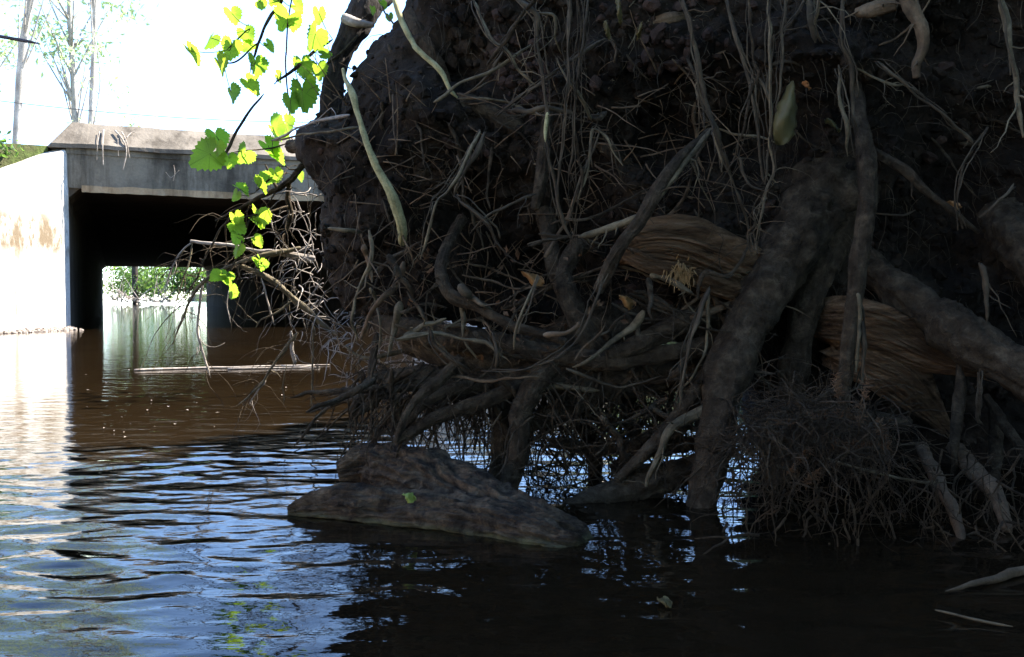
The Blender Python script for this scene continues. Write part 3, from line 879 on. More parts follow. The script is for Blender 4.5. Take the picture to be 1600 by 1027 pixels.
wroot([(1400, 8, 2.56, 9), (1370, 14, 2.58, 11), (1338, 20, 2.62, 6)], 'root_brown', seg=24)
wroot([(1412, -30, 2.5, 13), (1424, 10, 2.48, 12), (1438, 40, 2.47, 9), (1442, 72, 2.47, 8), (1432, 100, 2.47, 7), (1432, 122, 2.47, 5)], 'root_brown', seg=36, rough=0.18)
wroot([(1366, 238, 2.62, 5), (1410, 262, 2.58, 7), (1445, 295, 2.56, 6), (1490, 332, 2.56, 5), (1530, 362, 2.6, 3)], 'root')
wroot([(1108, 205, 2.6, 5), (1060, 250, 2.48, 8), (1030, 290, 2.44, 9), (1000, 345, 2.42, 9), (965, 395, 2.42, 10), (935, 455, 2.45, 8)], 'root', seg=40)
wroot([(1112, 202, 2.58, 4), (1060, 268, 2.46, 4.5), (1020, 318, 2.42, 4), (985, 350, 2.42, 3)], 'root_pale')
wroot([(1010, 335, 2.42, 5), (970, 350, 2.44, 5), (935, 364, 2.46, 5), (905, 371, 2.48, 4)], 'root_pale')
wroot([(1290, 640, 2.5, 6), (1420, 660, 2.6, 8)], 'root')
wroot([(1500, 560, 2.55, 4), (1500, 610, 2.5, 8), (1492, 690, 2.48, 7), (1490, 740, 2.5, 4)], 'root')
wroot([(1440, 700, 2.6, 8), (1465, 750, 2.35, 10), (1490, 800, 2.2, 9), (1505, 850, 2.08, 6)], 'root_brown')
wroot([(1490, 700, 2.6, 12), (1530, 745, 2.4, 14), (1555, 770, 2.28, 11), (1575, 830, 2.15, 7)], 'root_brown')
wroot([(1555, 640, 2.9, 8), (1555, 720, 2.8, 10), (1545, 760, 2.75, 10), (1480, 860, 2.7, 12)], 'root')
wroot([(1540, 620, 2.85, 6), (1580, 680, 2.7, 7), (1620, 730, 2.6, 7)], 'root')
wroot([(1290, 715, 2.15, 2.2), (1350, 735, 2.15, 2.2), (1420, 750, 2.2, 2), (1490, 755, 2.3, 1.6)], 'root_pale')

# --- the many smaller roots woven through the band and across the face
rs_ = random.Random(77)
for k in range(120):
    if k < 80:
        px, py, d = rs_.uniform(560, 1130), rs_.uniform(350, 600), rs_.uniform(2.5, 2.74)
        ang = rs_.choice((rs_.gauss(0.2, .35), rs_.gauss(0.2, .35), rs_.gauss(-0.8, .4), rs_.gauss(1.4, .3)))
        ln, r = rs_.uniform(50, 210), rs_.choice((2, 2.5, 3, 4, 5.5))
    else:
        px, py = rs_.uniform(560, 1560), rs_.uniform(0, 330)
        d = face(px, py).y - 0.02
        ang = rs_.choice((rs_.gauss(-0.6, .4), rs_.gauss(1.3, .3), rs_.gauss(0.5, .3)))
        ln, r = rs_.uniform(40, 170), rs_.choice((1.6, 2, 2.6, 3.6))
    pts = []
    for i in range(5):
        pts.append((px, py, d, r * (1 - 0.13 * i)))
        ang += rs_.gauss(0, .22)
        px += math.cos(ang) * ln / 4; py += math.sin(ang) * ln / 4; d += rs_.gauss(0, .02)
    if pts[-1][1] > 640: continue
    wroot(pts, rs_.choice(('root', 'root', 'root_brown', 'rootlet', 'root_pale')), 'root', sides=7, rough=0.25, seg=22, seed=300 + k, wig=0.008)
for k in range(85):
    px, py, d = rs_.uniform(575, 1100), rs_.uniform(560, 660), rs_.uniform(2.5, 3.1)
    ang = rs_.choice((rs_.gauss(1.6, .3), rs_.gauss(2.4, .4), rs_.gauss(0.9, .4), rs_.gauss(2.9, .3)))
    ln, r = rs_.uniform(60, 190), rs_.choice((1.6, 2.2, 3, 4, 6))
    pts = []
    for i in range(5):
        pts.append((px, py, d, r * (1 - 0.14 * i)))
        ang += rs_.gauss(0, .3)
        px += math.cos(ang) * ln / 4; py += math.sin(ang) * ln / 4; d += rs_.gauss(0, .03)
    wroot(pts, 'root', 'root', sides=6, rough=0.25, seg=20, seed=500 + k, wig=0.010)
ml = MB()
leaves(ml, [tuple(P(rs_.uniform(640, 1000), rs_.uniform(390, 560), rs_.uniform(2.55, 2.75))) for _ in range(40)], [0.03] * 40, 4, 0.014, 78)
tag(ml.build('leaf_litter', M['needle'], PLATE, False), kind='stuff')

# --- splintered wood
def splinter(name, spine, mat, widths, thick, seed, parent=PLATE):
    """a torn slab of wood with long fibre ridges: spine of (px,py,d), half widths in px, half thickness in px"""
    rows = [(*P(x, y, d), w * d / F, t * d / F) for (x, y, d), w, t in zip(spine, widths, thick)]
    sp = smooth_path(rows, 44)
    p = sp[:, :3]
    t = np.gradient(p, axis=0); t /= np.linalg.norm(t, axis=1)[:, None]
    view = np.array([0, 1.0, 0.12])
    side = np.cross(t, view); side /= np.linalg.norm(side, axis=1)[:, None]
    nrm = np.cross(side, t)
    ns = 90
    an = np.linspace(0, 2 * np.pi, ns, endpoint=False)
    s = np.linspace(0, 1, 44)
    V = []
    for i in range(44):
        ridge = fbm(np.stack([np.cos(an) * 5, np.sin(an) * 5, np.full(ns, s[i] * 1.6)], 1), 4, seed)
        rad = 1 + 0.55 * ridge + 0.16 * fbm(np.stack([np.cos(an) * 14, np.sin(an) * 14, np.full(ns, s[i] * 2.5)], 1), 2, seed + 4)
        V.append(p[i] + np.outer(np.cos(an) * rad * sp[i, 3], side[i]) + np.outer(np.sin(an) * rad * sp[i, 4], nrm[i]))
    V = np.array(V)
    # torn ends: fibres of unequal length
    jag = fbm(np.stack([np.cos(an) * 7, np.sin(an) * 7, 0 * an], 1), 3, seed + 9)
    for i in range(44):
        e = max(0, (i - 36) / 7.0); b = max(0, (7 - i) / 7.0)
        V[i] += np.outer(jag * 0.05 * e, t[i]) - np.outer(jag * 0.035 * b, t[i])
    i = np.arange(43)[:, None] * ns; j = np.arange(ns)[None]; j2 = (j + 1) % ns
    q = np.stack([i + j, i + j2, i + ns + j2, i + ns + j], -1).reshape(-1, 4)
    k = np.arange(ns)
    VV = np.concatenate([V.reshape(-1, 3), p[:1], p[-1:]])
    tr = np.concatenate([np.stack([(k + 1) % ns, k, np.full(ns, 44 * ns)], 1), np.stack([43 * ns + k, 43 * ns + (k + 1) % ns, np.full(ns, 44 * ns + 1)], 1)])
    mb = MB().add(VV, q, tr)
    rs = random.Random(seed)
    for k in range(95):
        s0 = rs.uniform(-0.04, 0.7); s1 = min(1.06, s0 + rs.uniform(0.2, 0.6))
        lat, nr = rs.uniform(-1, 1), -0.75 + rs.gauss(0, 0.2)
        fl = rs.gauss(0, 0.12)
        pts = []
        for c in np.linspace(s0, s1, 8):
            i = min(43, max(0, c * 43)); a = int(min(42, i)); f = i - a
            row = sp[a] * (1 - f) + sp[a + 1] * f
            over = max(0, c - 1) - max(0, -c)
            wv = math.sqrt(max(0.05, 1 - lat * lat))
            pts.append(row[:3] + side[a] * (lat + fl * (c - s0)) * row[3] + nrm[a] * (-nr * -1.0) * wv * row[4] * 1.25 + t[a] * over * 0.9 + np.array([0, -0.002 - 0.01 * rs.random() * (c - s0), 0]))
        r0 = rs.choice((0.0018, 0.003, 0.0045, 0.007)) * min(1.0, float(sp[:, 3].max()) / 0.05)
        tube(mb, np.array(pts), r0 * np.array([0.35, 0.8, 1, 1, 1, 0.85, 0.6, 0.12]), 6, 0.3, seed + k, 40, 0.5)
    return mb.build(name, M[mat], parent)
tag(splinter('splintered_wood', [(955, 408, 2.66), (1000, 385, 2.62), (1060, 388, 2.62), (1120, 410, 2.66), (1185, 440, 2.74)], 'split_wood', [8, 30, 40, 42, 40], [8, 22, 28, 28, 26], 71), 'split brown wood with long torn fibres')
splinter('splintered_wood', [(965, 392, 2.60), (985, 400, 2.57), (1020, 416, 2.56), (1070, 428, 2.57), (1120, 448, 2.60), (1165, 462, 2.66)], 'split_wood', [6, 12, 12, 12, 13, 14], [5, 8, 9, 9, 9, 9], 72)
mb = MB()
for k in range(150):
    x, y = 1066 + random.gauss(0, 8), 426 + random.gauss(0, 7)
    a = np.array(P(x, y, 2.545)); e_ = np.array(P(x + (x - 1066) * 0.15 + random.gauss(-1, 3), y + random.choice((-5, 6, 11, 17)) + random.gauss(0, 3), 2.53 - random.random() * 0.012))
    tube(mb, smooth_path([a, (a + e_) / 2 + np.array([random.gauss(0, .002), -0.004, 0]), e_], 5), np.linspace(0.0022, 0.0005, 5), 4)
o = mb.build('torn_fibres', M['fresh_wood'], PLATE)
splinter('splintered_wood', [(1275, 500, 2.80), (1320, 505, 2.72), (1380, 520, 2.68), (1450, 555, 2.66), (1528, 582, 2.64)], 'split_wood', [26, 36, 34, 24, 7], [20, 24, 22, 15, 6], 74)
splinter('splintered_wood', [(1300, 540, 2.78), (1350, 560, 2.72), (1400, 585, 2.70), (1440, 625, 2.72), (1475, 668, 2.74)], 'split_wood', [30, 36, 36, 24, 8], [20, 22, 22, 15, 6], 75)

# --- hanging roots, thin, traced singly
HANG = [
 [(740, 0, 2.5, 3.5), (752, 25, 2.48, 3.5), (768, 58, 2.46, 3.5), (790, 80, 2.45, 3), (812, 108, 2.45, 3), (840, 135, 2.45, 3)],
 [(785, -20, 2.45, 4), (825, 12, 2.42, 4), (838, 35, 2.42, 4), (845, 85, 2.42, 4), (850, 130, 2.42, 3.5), (855, 175, 2.42, 3), (852, 220, 2.42, 2.5), (868, 300, 2.44, 3), (880, 350, 2.45, 3), (905, 390, 2.46, 2)],
 [(845, -20, 2.4, 3), (825, 12, 2.4, 3), (800, 45, 2.42, 3.5), (780, 72, 2.44, 3.5), (760, 100, 2.46, 3)],
 [(780, 70, 2.46, 3), (790, 75, 2.46, 3), (765, 112, 2.5, 2.5), (735, 145, 2.55, 2)],
 [(830, 20, 2.45, 2), (862, 25, 2.45, 2.5), (870, 60, 2.46, 2.5), (878, 88, 2.5, 2)],
 [(888, -10, 2.38, 3), (888, 60, 2.38, 3), (886, 130, 2.38, 2.6), (880, 200, 2.4, 2.6), (872, 270, 2.42, 2), (868, 340, 2.44, 2)],
 [(902, -10, 2.38, 2.6), (908, 50, 2.38, 2.6), (905, 100, 2.38, 2.6), (900, 150, 2.38, 2.6), (902, 220, 2.4, 3), (908, 290, 2.42, 2.5), (900, 350, 2.44, 2), (890, 400, 2.45, 2)],
 [(918, -10, 2.4, 2.2), (912, 50, 2.4, 2.2), (905, 110, 2.4, 2.2), (895, 200, 2.42, 2), (890, 300, 2.44, 2)],
 [(870, 90, 2.4, 2), (880, 110, 2.4, 2.4), (892, 135, 2.4, 2.4), (918, 178, 2.44, 2.4), (926, 190, 2.46, 2)],
 [(798, 172, 2.5, 4), (822, 174, 2.46, 4), (850, 170, 2.44, 3.5), (895, 175, 2.46, 3)],
 [(918, 182, 2.46, 3.5), (935, 183, 2.45, 4), (948, 175, 2.5, 3)],
 [(775, 182, 2.5, 2.4), (840, 130, 2.45, 3), (880, 105, 2.45, 3), (945, 62, 2.5, 3.5)],
 [(748, 203, 2.5, 3.5), (730, 245, 2.46, 3.5), (700, 295, 2.45, 3), (685, 312, 2.45, 3.2), (672, 350, 2.46, 3.2), (655, 405, 2.48, 2.5)],
 [(756, 205, 2.5, 3), (742, 240, 2.48, 4), (725, 275, 2.48, 4), (710, 308, 2.52, 3.5)],
 [(714, 304, 2.52, 3), (735, 325, 2.46, 4), (765, 352, 2.45, 5), (775, 375, 2.46, 4.5), (782, 398, 2.48, 3)],
 [(738, 362, 2.5, 2.4), (765, 338, 2.46, 2.4), (800, 318, 2.46, 2.6), (835, 303, 2.5, 3)],
 [(975, 260, 2.42, 2), (930, 198, 2.42, 2.2), (918, 260, 2.42, 2.2), (905, 310, 2.42, 2)],
 [(938, 205, 2.42, 2), (922, 250, 2.42, 2.4), (905, 285, 2.42, 2.4), (893, 325, 2.44, 2)],
 [(830, 385, 2.46, 3), (850, 378, 2.46, 2.6), (885, 373, 2.48, 2.4)],
 [(1065, -10, 2.4, 5), (1078, 35, 2.4, 5), (1088, 75, 2.4, 4.5), (1095, 120, 2.4, 4.5), (1105, 165, 2.4, 4), (1118, 205, 2.4, 4), (1132, 245, 2.42, 3.5), (1148, 280, 2.44, 3), (1158, 320, 2.46, 2.6), (1170, 360, 2.5, 2.4), (1178, 395, 2.5, 2)],
 [(1090, 80, 2.41, 3), (1094, 130, 2.41, 3), (1112, 195, 2.41, 3), (1122, 232, 2.42, 2.5), (1130, 270, 2.43, 2)],
 [(1136, -10, 2.42, 4), (1148, 55, 2.4, 4.5), (1160, 95, 2.4, 4), (1172, 128, 2.4, 4), (1176, 160, 2.4, 3), (1182, 200, 2.4, 3), (1190, 270, 2.4, 2.5), (1195, 290, 2.4, 2.5)],
 [(1168, -10, 2.38, 3), (1172, 40, 2.38, 3), (1178, 90, 2.38, 3), (1184, 115, 2.38, 3), (1172, 145, 2.38, 2.6), (1165, 185, 2.38, 2.5), (1152, 240, 2.4, 2.4), (1135, 270, 2.42, 2)],
 [(1184, 115, 2.38, 2.6), (1196, 145, 2.38, 2.6), (1205, 180, 2.38, 2.4), (1200, 240, 2.38, 2.4), (1198, 290, 2.38, 2)],
 [(1202, -10, 2.36, 2.4), (1200, 60, 2.36, 2.6), (1200, 120, 2.36, 2.4), (1203, 200, 2.36, 2.4), (1208, 260, 2.38, 2.2), (1196, 300, 2.38, 2.4), (1188, 345, 2.38, 2.2), (1178, 400, 2.4, 2)],
 [(1228, -10, 2.36, 3), (1226, 40, 2.36, 3), (1222, 90, 2.36, 2.6), (1220, 145, 2.36, 2.6), (1212, 170, 2.36, 2.2), (1204, 210, 2.36, 2)],
 [(1265, -10, 2.45, 3), (1240, 30, 2.42, 3), (1212, 60, 2.44, 2.4)],
 [(1264, -10, 2.45, 6), (1266, 30, 2.44, 6), (1272, 66, 2.46, 4)],
 [(1280, -10, 2.4, 4), (1274, 40, 2.42, 3)],
 [(1152, 248, 2.4, 2.4), (1160, 270, 2.4, 2.4), (1172, 290, 2.39, 2.4), (1190, 296, 2.39, 2)],
 [(1193, 308, 2.38, 3), (1180, 330, 2.38, 2.6), (1182, 350, 2.38, 2.6), (1170, 368, 2.4, 3), (1176, 398, 2.4, 3)],
 [(1314, -10, 2.42, 4), (1316, 60, 2.42, 3.5), (1328, 92, 2.42, 4), (1332, 150, 2.44, 3.5), (1334, 185, 2.44, 3), (1340, 205, 2.46, 2)],
 [(1310, 105, 2.46, 3), (1314, 150, 2.44, 4), (1320, 200, 2.44, 3), (1324, 245, 2.46, 2)],
 [(1370, 95, 2.48, 2), (1400, 120, 2.46, 3), (1430, 145, 2.46, 3), (1470, 175, 2.46, 3), (1500, 205, 2.48, 2.6), (1522, 228, 2.5, 2.4)],
 [(1540, 198, 2.5, 2), (1522, 230, 2.48, 3), (1505, 265, 2.46, 3), (1494, 310, 2.46, 3), (1500, 360, 2.48, 3)],
 [(1585, 290, 2.5, 2), (1560, 312, 2.48, 2.4), (1530, 340, 2.5, 2)],
 [(1562, -10, 2.3, 7), (1572, 30, 2.3, 7), (1578, 75, 2.3, 5), (1590, 120, 2.3, 5), (1592, 160, 2.3, 5), (1600, 215, 2.3, 4)],
 [(1532, 412, 2.42, 5), (1540, 440, 2.41, 4), (1543, 475, 2.41, 3.5), (1544, 505, 2.42, 3)],
 [(1535, 580, 2.42, 4), (1530, 620, 2.41, 4), (1527, 650, 2.42, 3.5), (1535, 661, 2.43, 2.5)],
 [(1345, 500, 2.46, 4), (1350, 550, 2.46, 4), (1345, 610, 2.48, 3)],
 [(1338, 450, 2.45, 4), (1345, 490, 2.45, 5), (1340, 540, 2.46, 4), (1336, 580, 2.47, 3)],
 [(945, 430, 2.42, 3), (932, 465, 2.4, 3), (915, 510, 2.4, 3.2), (896, 538, 2.4, 3.2), (862, 562, 2.4, 3), (820, 582, 2.42, 3), (770, 580, 2.44, 2.6)],
 [(672, 515, 2.5, 3), (675, 535, 2.48, 3.5), (690, 550, 2.47, 3.6), (712, 568, 2.47, 3.4), (735, 582, 2.5, 3)],
 [(1108, 450, 2.48, 4), (1090, 490, 2.45, 3.5), (1078, 540, 2.44, 3.5), (1068, 590, 2.44, 3), (1060, 640, 2.46, 3)],
 [(842, 430, 2.5, 3), (820, 480, 2.46, 3.5), (805, 520, 2.46, 3), (802, 548, 2.48, 2.4)],
 [(770, 525, 2.5, 3), (775, 555, 2.46, 3), (772, 578, 2.48, 3)],
 [(1170, 385, 2.55, 3), (1140, 430, 2.5, 3), (1105, 428, 2.5, 4), (1092, 440, 2.5, 4), (1088, 470, 2.5, 3)],
 [(1265, 632, 2.45, 2.4), (1290, 612, 2.45, 2.4), (1305, 608, 2.46, 2)],
]
comp = MB()
for k, h in enumerate(HANG):
    h = [(x, y, d, r * 0.78) for x, y, d, r in h]
    for c in range(2):
        ox, od = random.gauss(0, 7), random.uniform(-0.03, 0.08)
        rows = [(*P(x + ox * (i / len(h) + 0.3) + random.gauss(0, 3), y, d + od), r * 0.42 * d / F) for i, (x, y, d, r) in enumerate(h)]
        sp = smooth_path(rows[: max(3, len(rows) - random.randint(0, 2))], 22)
        sp[:, :3] += 0.010 * np.stack([fbm(sp[:, :3] * 16 + 5 * a, 3, 700 + k * 3 + c + a) for a in range(3)], 1)
        tube(comp, sp[:, :3], np.maximum(sp[:, 3], 0.0006), 5)
    wroot(h, ('root_pale', 'rootlet', 'root', 'rootlet')[k % 4], 'hanging_root', sides=7, rough=0.3, seg=max(24, 10 * len(h)), seed=k, wig=0.009)

tag(comp.build('thin_roots', M['rootlet'], PLATE), kind='stuff')

# --- the tangle of fine roots and litter
def strand(mb, p0, dirn, length, r, droop=0.3, curl=0.5, seg=7, sides=4):
    p = np.array(p0, float)
    d = np.array(dirn, float); d /= np.linalg.norm(d) + 1e-9
    pts = [p.copy()]
    for k in range(seg):
        d = d + np.array([random.gauss(0, curl), random.gauss(0, curl), random.gauss(0, curl) - droop]) * 0.45
        d /= np.linalg.norm(d)
        p = p + d * length / seg
        pts.append(p.copy())
    tube(mb, np.array(pts), np.linspace(r, r * 0.35, seg + 1), sides)

mb = MB()
for k in range(1500):                       # hair roots on the soil face
    px, py = random.uniform(480, 1620), random.uniform(-20, 560)
    p = face(px, py)
    if FACE_GAP > 0.012: continue
    strand(mb, p, (random.gauss(0, .7), -0.8, random.gauss(-0.3, .6)), random.choice((0.04, 0.06, 0.10, 0.16)), random.uniform(0.0006, 0.0016), 0.45, 0.5)
tag(mb.build('hair_roots', M['rootlet'], PLATE), kind='stuff')
mb = MB()
for k in range(420):                        # straight short sticks and stiff rootlets
    px, py = random.uniform(520, 1180), random.uniform(120, 600)
    d = random.uniform(2.5, 2.85)
    p = face(px, min(py, 510)); p.z = P(px, py, p.y).z
    L_ = random.choice((0.05, 0.08, 0.12, 0.2))
    strand(mb, p + Vector((0, -random.uniform(0, 0.12), 0)), (random.gauss(0, 1), random.gauss(-0.2, .4), random.gauss(0, .8)), L_, random.uniform(0.0012, 0.0032), 0.05, 0.16, 5, 5)
tag(mb.build('stiff_rootlets', M['root_brown'], PLATE), kind='stuff')
mb = MB()
for k in range(520):                        # dark roots reaching down to the water under the band
    px, py = random.uniform(560, 1110), random.uniform(560, 640)
    d = random.uniform(2.55, 3.3)
    p = P(px, py, d)
    strand(mb, p, (random.gauss(-0.1, .5), random.gauss(0, .4), -0.6), random.uniform(0.12, 0.38), random.uniform(0.0015, 0.005), 0.18, 0.42, 9, 5)
for k in range(260):
    px = random.uniform(800, 1100); py = random.uniform(640, 800)
    p = P(px, py, random.uniform(2.5, 2.9))
    strand(mb, p, (random.gauss(0, .8), random.gauss(0, .5), random.gauss(0, .6)), random.uniform(0.1, 0.3), random.uniform(0.0012, 0.004), 0.1, 0.45, 8, 5)
tag(mb.build('water_roots', M['root'], PLATE), kind='stuff')
mb = MB(); mn = MB()
for k in range(620):                        # the hanging mat of fine roots at lower right
    a = random.uniform(0, 1)
    px, py = 1150 + 240 * a, 690 - 45 * math.sin(a * math.pi) + random.gauss(0, 14)
    p = P(px, py, random.uniform(2.0, 2.5))
    strand(mb, p, (random.gauss(-0.35, .4), random.gauss(-.3, .35), random.gauss(0.0, .3)), random.uniform(0.06, 0.36), random.choice((0.0006, 0.0009, 0.0014, 0.0026)), 0.26, 0.85, 12, 4)
for k in range(420):
    px, py = random.uniform(1130, 1620), random.uniform(700, 850)
    p = P(px, py, random.uniform(2.0, 2.5))
    strand(mb, p, (random.gauss(0, .7), random.gauss(0, .4), random.gauss(-0.5, .4)), random.uniform(0.05, 0.26), random.choice((0.0006, 0.0009, 0.0014, 0.0024, 0.0035)), 0.25, 0.6, 10, 4)
for k in range(90):
    p = P(random.uniform(1150, 1390), random.uniform(640, 720), random.uniform(2.1, 2.5))
    strand(mb, p, (random.gauss(0, 1), random.gauss(-.2, .3), random.gauss(0, .25)), random.uniform(0.08, 0.3), random.uniform(0.001, 0.0026), 0.02, 0.25, 8, 5)
for (x0, y0, x1, y1, d) in [(1210, 665, 1290, 650, 2.1), (1290, 690, 1380, 695, 2.1), (1230, 740, 1265, 700, 2.1), (1255, 755, 1280, 735, 2.1), (1370, 655, 1385, 700, 2.1), (1305, 585, 1310, 625, 2.1), (1355, 590, 1345, 640, 2.1), (1300, 640, 1350, 655, 2.1)]:
    for k in range(60):
        t = random.random()
        p = P(x0 + (x1 - x0) * t + random.gauss(0, 2), y0 + (y1 - y0) * t + random.gauss(0, 2), d)
        strand(mn, p, (random.gauss(0.5, 1), random.gauss(0, .6), random.gauss(0, .8)), 0.016, 0.0016, 0, 0.1, 2, 4)
tag(mb.build('root_mat', M['root'], PLATE), kind='stuff')
tag(mn.build('needle_litter', M['needle'], PLATE), kind='stuff')
# --- pale rootlets on the sunlit left fringe
FR = [
 [(500, 225, 2.95, 9), (480, 250, 3.0, 7), (455, 280, 3.02, 6), (425, 300, 3.02, 5), (395, 315, 3.02, 4), (362, 332, 3.02, 3), (336, 345, 3.02, 1.6)],
 [(435, 297, 3.02, 3), (428, 285, 3.02, 3), (422, 272, 3.02, 2.5), (415, 256, 3.02, 2)],
 [(452, 283, 3.02, 4), (449, 310, 3.04, 5), (452, 340, 3.06, 5), (445, 365, 3.08, 4)],
 [(298, 377, 3.1, 3), (330, 381, 3.1, 3.5), (365, 386, 3.1, 3.5), (405, 392, 3.1, 4), (440, 396, 3.12, 5), (490, 405, 3.15, 7)],
 [(470, 388, 3.12, 6), (430, 396, 3.1, 5), (395, 404, 3.08, 5), (355, 418, 3.08, 5), (320, 440, 3.08, 4), (300, 462, 3.08, 3), (285, 500, 3.08, 2.5), (270, 540, 3.08, 2)],
 [(318, 440, 3.08, 3), (312, 470, 3.08, 3), (308, 520, 3.08, 2.5), (320, 560, 3.08, 2), (330, 590, 3.08, 1.5)],
 [(375, 415, 3.1, 4), (400, 425, 3.1, 5), (425, 440, 3.12, 6), (450, 460, 3.14, 6), (475, 480, 3.16, 7), (500, 505, 3.18, 6), (525, 525, 3.2, 4)],
 [(299, 378, 3.1, 2), (282, 395, 3.1, 1.8), (268, 420, 3.1, 1.5), (258, 445, 3.1, 1)],
 [(302, 380, 3.1, 2), (298, 405, 3.1, 1.8), (285, 440, 3.1, 1.6), (272, 480, 3.1, 1.2)],
 [(360, 335, 3.05, 2), (345, 360, 3.06, 2), (325, 395, 3.07, 2), (310, 430, 3.08, 1.8), (290, 470, 3.08, 1.4)],
 [(465, 520, 3.2, 4), (445, 545, 3.2, 3.5), (430, 570, 3.2, 3), (412, 595, 3.2, 2.2), (385, 622, 3.2, 1.6), (368, 634, 3.2, 1.2)],
 [(415, 592, 3.2, 2), (402, 612, 3.2, 1.6), (390, 632, 3.2, 1.2)],
 [(488, 505, 3.2, 3), (490, 545, 3.2, 2.4), (487, 590, 3.2, 2), (485, 635, 3.2, 1.6)],
 [(455, 520, 3.2, 3), (455, 545, 3.2, 4), (460, 570, 3.2, 2.5)],
 [(448, 570, 3.2, 1.5), (444, 600, 3.2, 1.5), (443, 628, 3.2, 1.2)],
 [(410, 435, 3.1, 2), (418, 470, 3.1, 1.8), (428, 510, 3.1, 1.4)],
 [(455, 470, 3.12, 3), (430, 490, 3.1, 2), (408, 500, 3.1, 1.6), (400, 512, 3.1, 1.2)],
 [(356, 455, 3.08, 1.2), (355, 480, 3.08, 1.2), (361, 505, 3.08, 1)],
 [(640, 545, 3.0, 4), (575, 560, 2.95, 4), (540, 540, 2.98, 4)],
 [(545, 180, 2.7, 4), (480, 195, 2.75, 3), (450, 210, 2.8, 3), (424, 221, 2.85, 2)],
 [(560, 198, 2.7, 3), (520, 205, 2.7, 3), (480, 210, 2.75, 2.6), (424, 222, 2.85, 2.4)],
]
for k, h in enumerate(FR):
    h = [(x, y, d + (0.0 if k in (18, 19, 20) else 0.45), r * 0.72) for x, y, d, r in h]
    wroot(h, 'root' if k in (0, 1, 2, 9) else ('bleached' if k % 2 else 'root_pale'), 'root', sides=7, rough=0.2, seg=max(16, 7 * len(h)), seed=50 + k, wig=0.008)
mb = MB()
for k in range(130):
    py = random.uniform(290, 540)
    px = 512 - abs(random.gauss(0, 44)) + max(0, py - 450) * 0.5
    p = P(px, py, random.uniform(3.4, 3.75))
    strand(mb, p, (random.gauss(-0.5, .8), random.gauss(0, .6), random.gauss(-0.1, .8)), random.uniform(0.04, 0.2), random.uniform(0.0008, 0.003), 0.2, 0.5, 7, 5)
for k in range(260):
    px, py = random.uniform(540, 760), random.uniform(470, 620)
    p = P(px, py, random.uniform(3.0, 3.5))
    strand(mb, p, (random.gauss(0, 1), random.gauss(0, .6), random.gauss(-0.2, .8)), random.uniform(0.04, 0.16), random.uniform(0.001, 0.003), 0.2, 0.5, 7, 5)
tag(mb.build('pale_rootlets', M['bleached'], PLATE), kind='stuff')
mb = MB()
for k in range(150):
    h = FR[random.choice((0, 2, 3, 4, 4, 5, 6, 6, 7, 8, 9, 10, 12))]
    i = random.randrange(len(h) - 1); t = random.random()
    x, y, d = (h[i][c] * (1 - t) + h[i + 1][c] * t for c in range(3))
    strand(mb, P(x, y, d + 0.45), (random.gauss(-0.5, .7), random.gauss(0, .5), random.gauss(-0.3, .5)), random.uniform(0.06, 0.34), random.uniform(0.001, 0.0022), 0.35, 0.45, 9, 4)
tag(mb.build('drooping_twigs', M['root'], PLATE), kind='stuff')

# --- leaning trunk at the top left of the soil
tt = empty('leaning_tree', P(508, 200, 3.05))
tag(tt, 'dark curved trunk rising from the upper left shoulder of the root mass', 'tree')
wroot([(540, 260, 3.12, 30), (524, 200, 3.06, 24), (520, 150, 3.04, 17), (527, 100, 3.04, 16), (552, 50, 3.06, 19), (580, 0, 3.1, 22), (630, -60, 3.3, 24), (720, -170, 3.8, 26), (830, -330, 4.8, 28), (900, -420, 5.6, 24)], 'bark', 'trunk', sides=18, rough=0.05, parent=tt, seg=60)
wroot([(538, 28, 3.0, 7), (555, 36, 2.98, 6), (585, 40, 2.98, 4)], 'bleached', 'broken_branch', parent=tt, sides=8)
wroot([(560, 55, 3.0, 2), (530, 85, 2.98, 2), (500, 105, 2.98, 1.5)], 'root', 'twig', parent=tt, sides=6)
top = P(900, -420, 5.6)
mb = MB(); leaves(mb, [top + Vector((random.gauss(0.3, .7), random.gauss(0.3, .7), random.uniform(0.2, 1.6))) for _ in range(26)], [0.4] * 26, 60, 0.05, 900)
mb.build('crown', M['foliage'], tt, False)

# ------------------------------------------------------------------ loose things on the root mass
def stick(name, pts, mat, label, cat, **kw):
    e = empty(name, P(*pts[0][:3]))
    o = wroot(pts, mat, name, parent=None, **kw)
    bpy.data.objects.remove(e)
    return tag(o, label, cat)
stick('dead_branch', [(537, 108, 2.50, 3), (542, 128, 2.48, 3.6), (551, 148, 2.46, 5.2), (556, 165, 2.45, 4.8), (570, 212, 2.43, 5), (584, 252, 2.42, 6), (588, 262, 2.42, 5.6), (605, 290, 2.42, 6.6), (618, 322, 2.43, 7.5), (627, 355, 2.46, 7.5), (628, 380, 2.52, 5)], 'stick_pale', 'pale lichen covered stick curving down the upper left of the soil', 'stick', sides=12, seg=60, rough=0.1)
stick('dead_branch', [(612, -10, 2.52, 4), (628, 35, 2.50, 4), (645, 66, 2.48, 4.2), (652, 78, 2.47, 4), (685, 108, 2.46, 3.8), (702, 138, 2.46, 3.4), (714, 152, 2.47, 3)], 'stick_pale', 'thin greenish stick hanging from the top edge beside the leaning trunk', 'stick', sides=10, seg=44, rough=0.1)
stick('dead_branch', [(720, 130, 2.45, 2), (690, 155, 2.44, 3.5), (678, 162, 2.44, 2)][::-1] + [(770, 110, 2.46, 2.6), (830, 70, 2.48, 3)], 'root_pale', 'thin grey twig slanting up right from the end of the greenish stick', 'stick', sides=7, seg=40, rough=0.1)
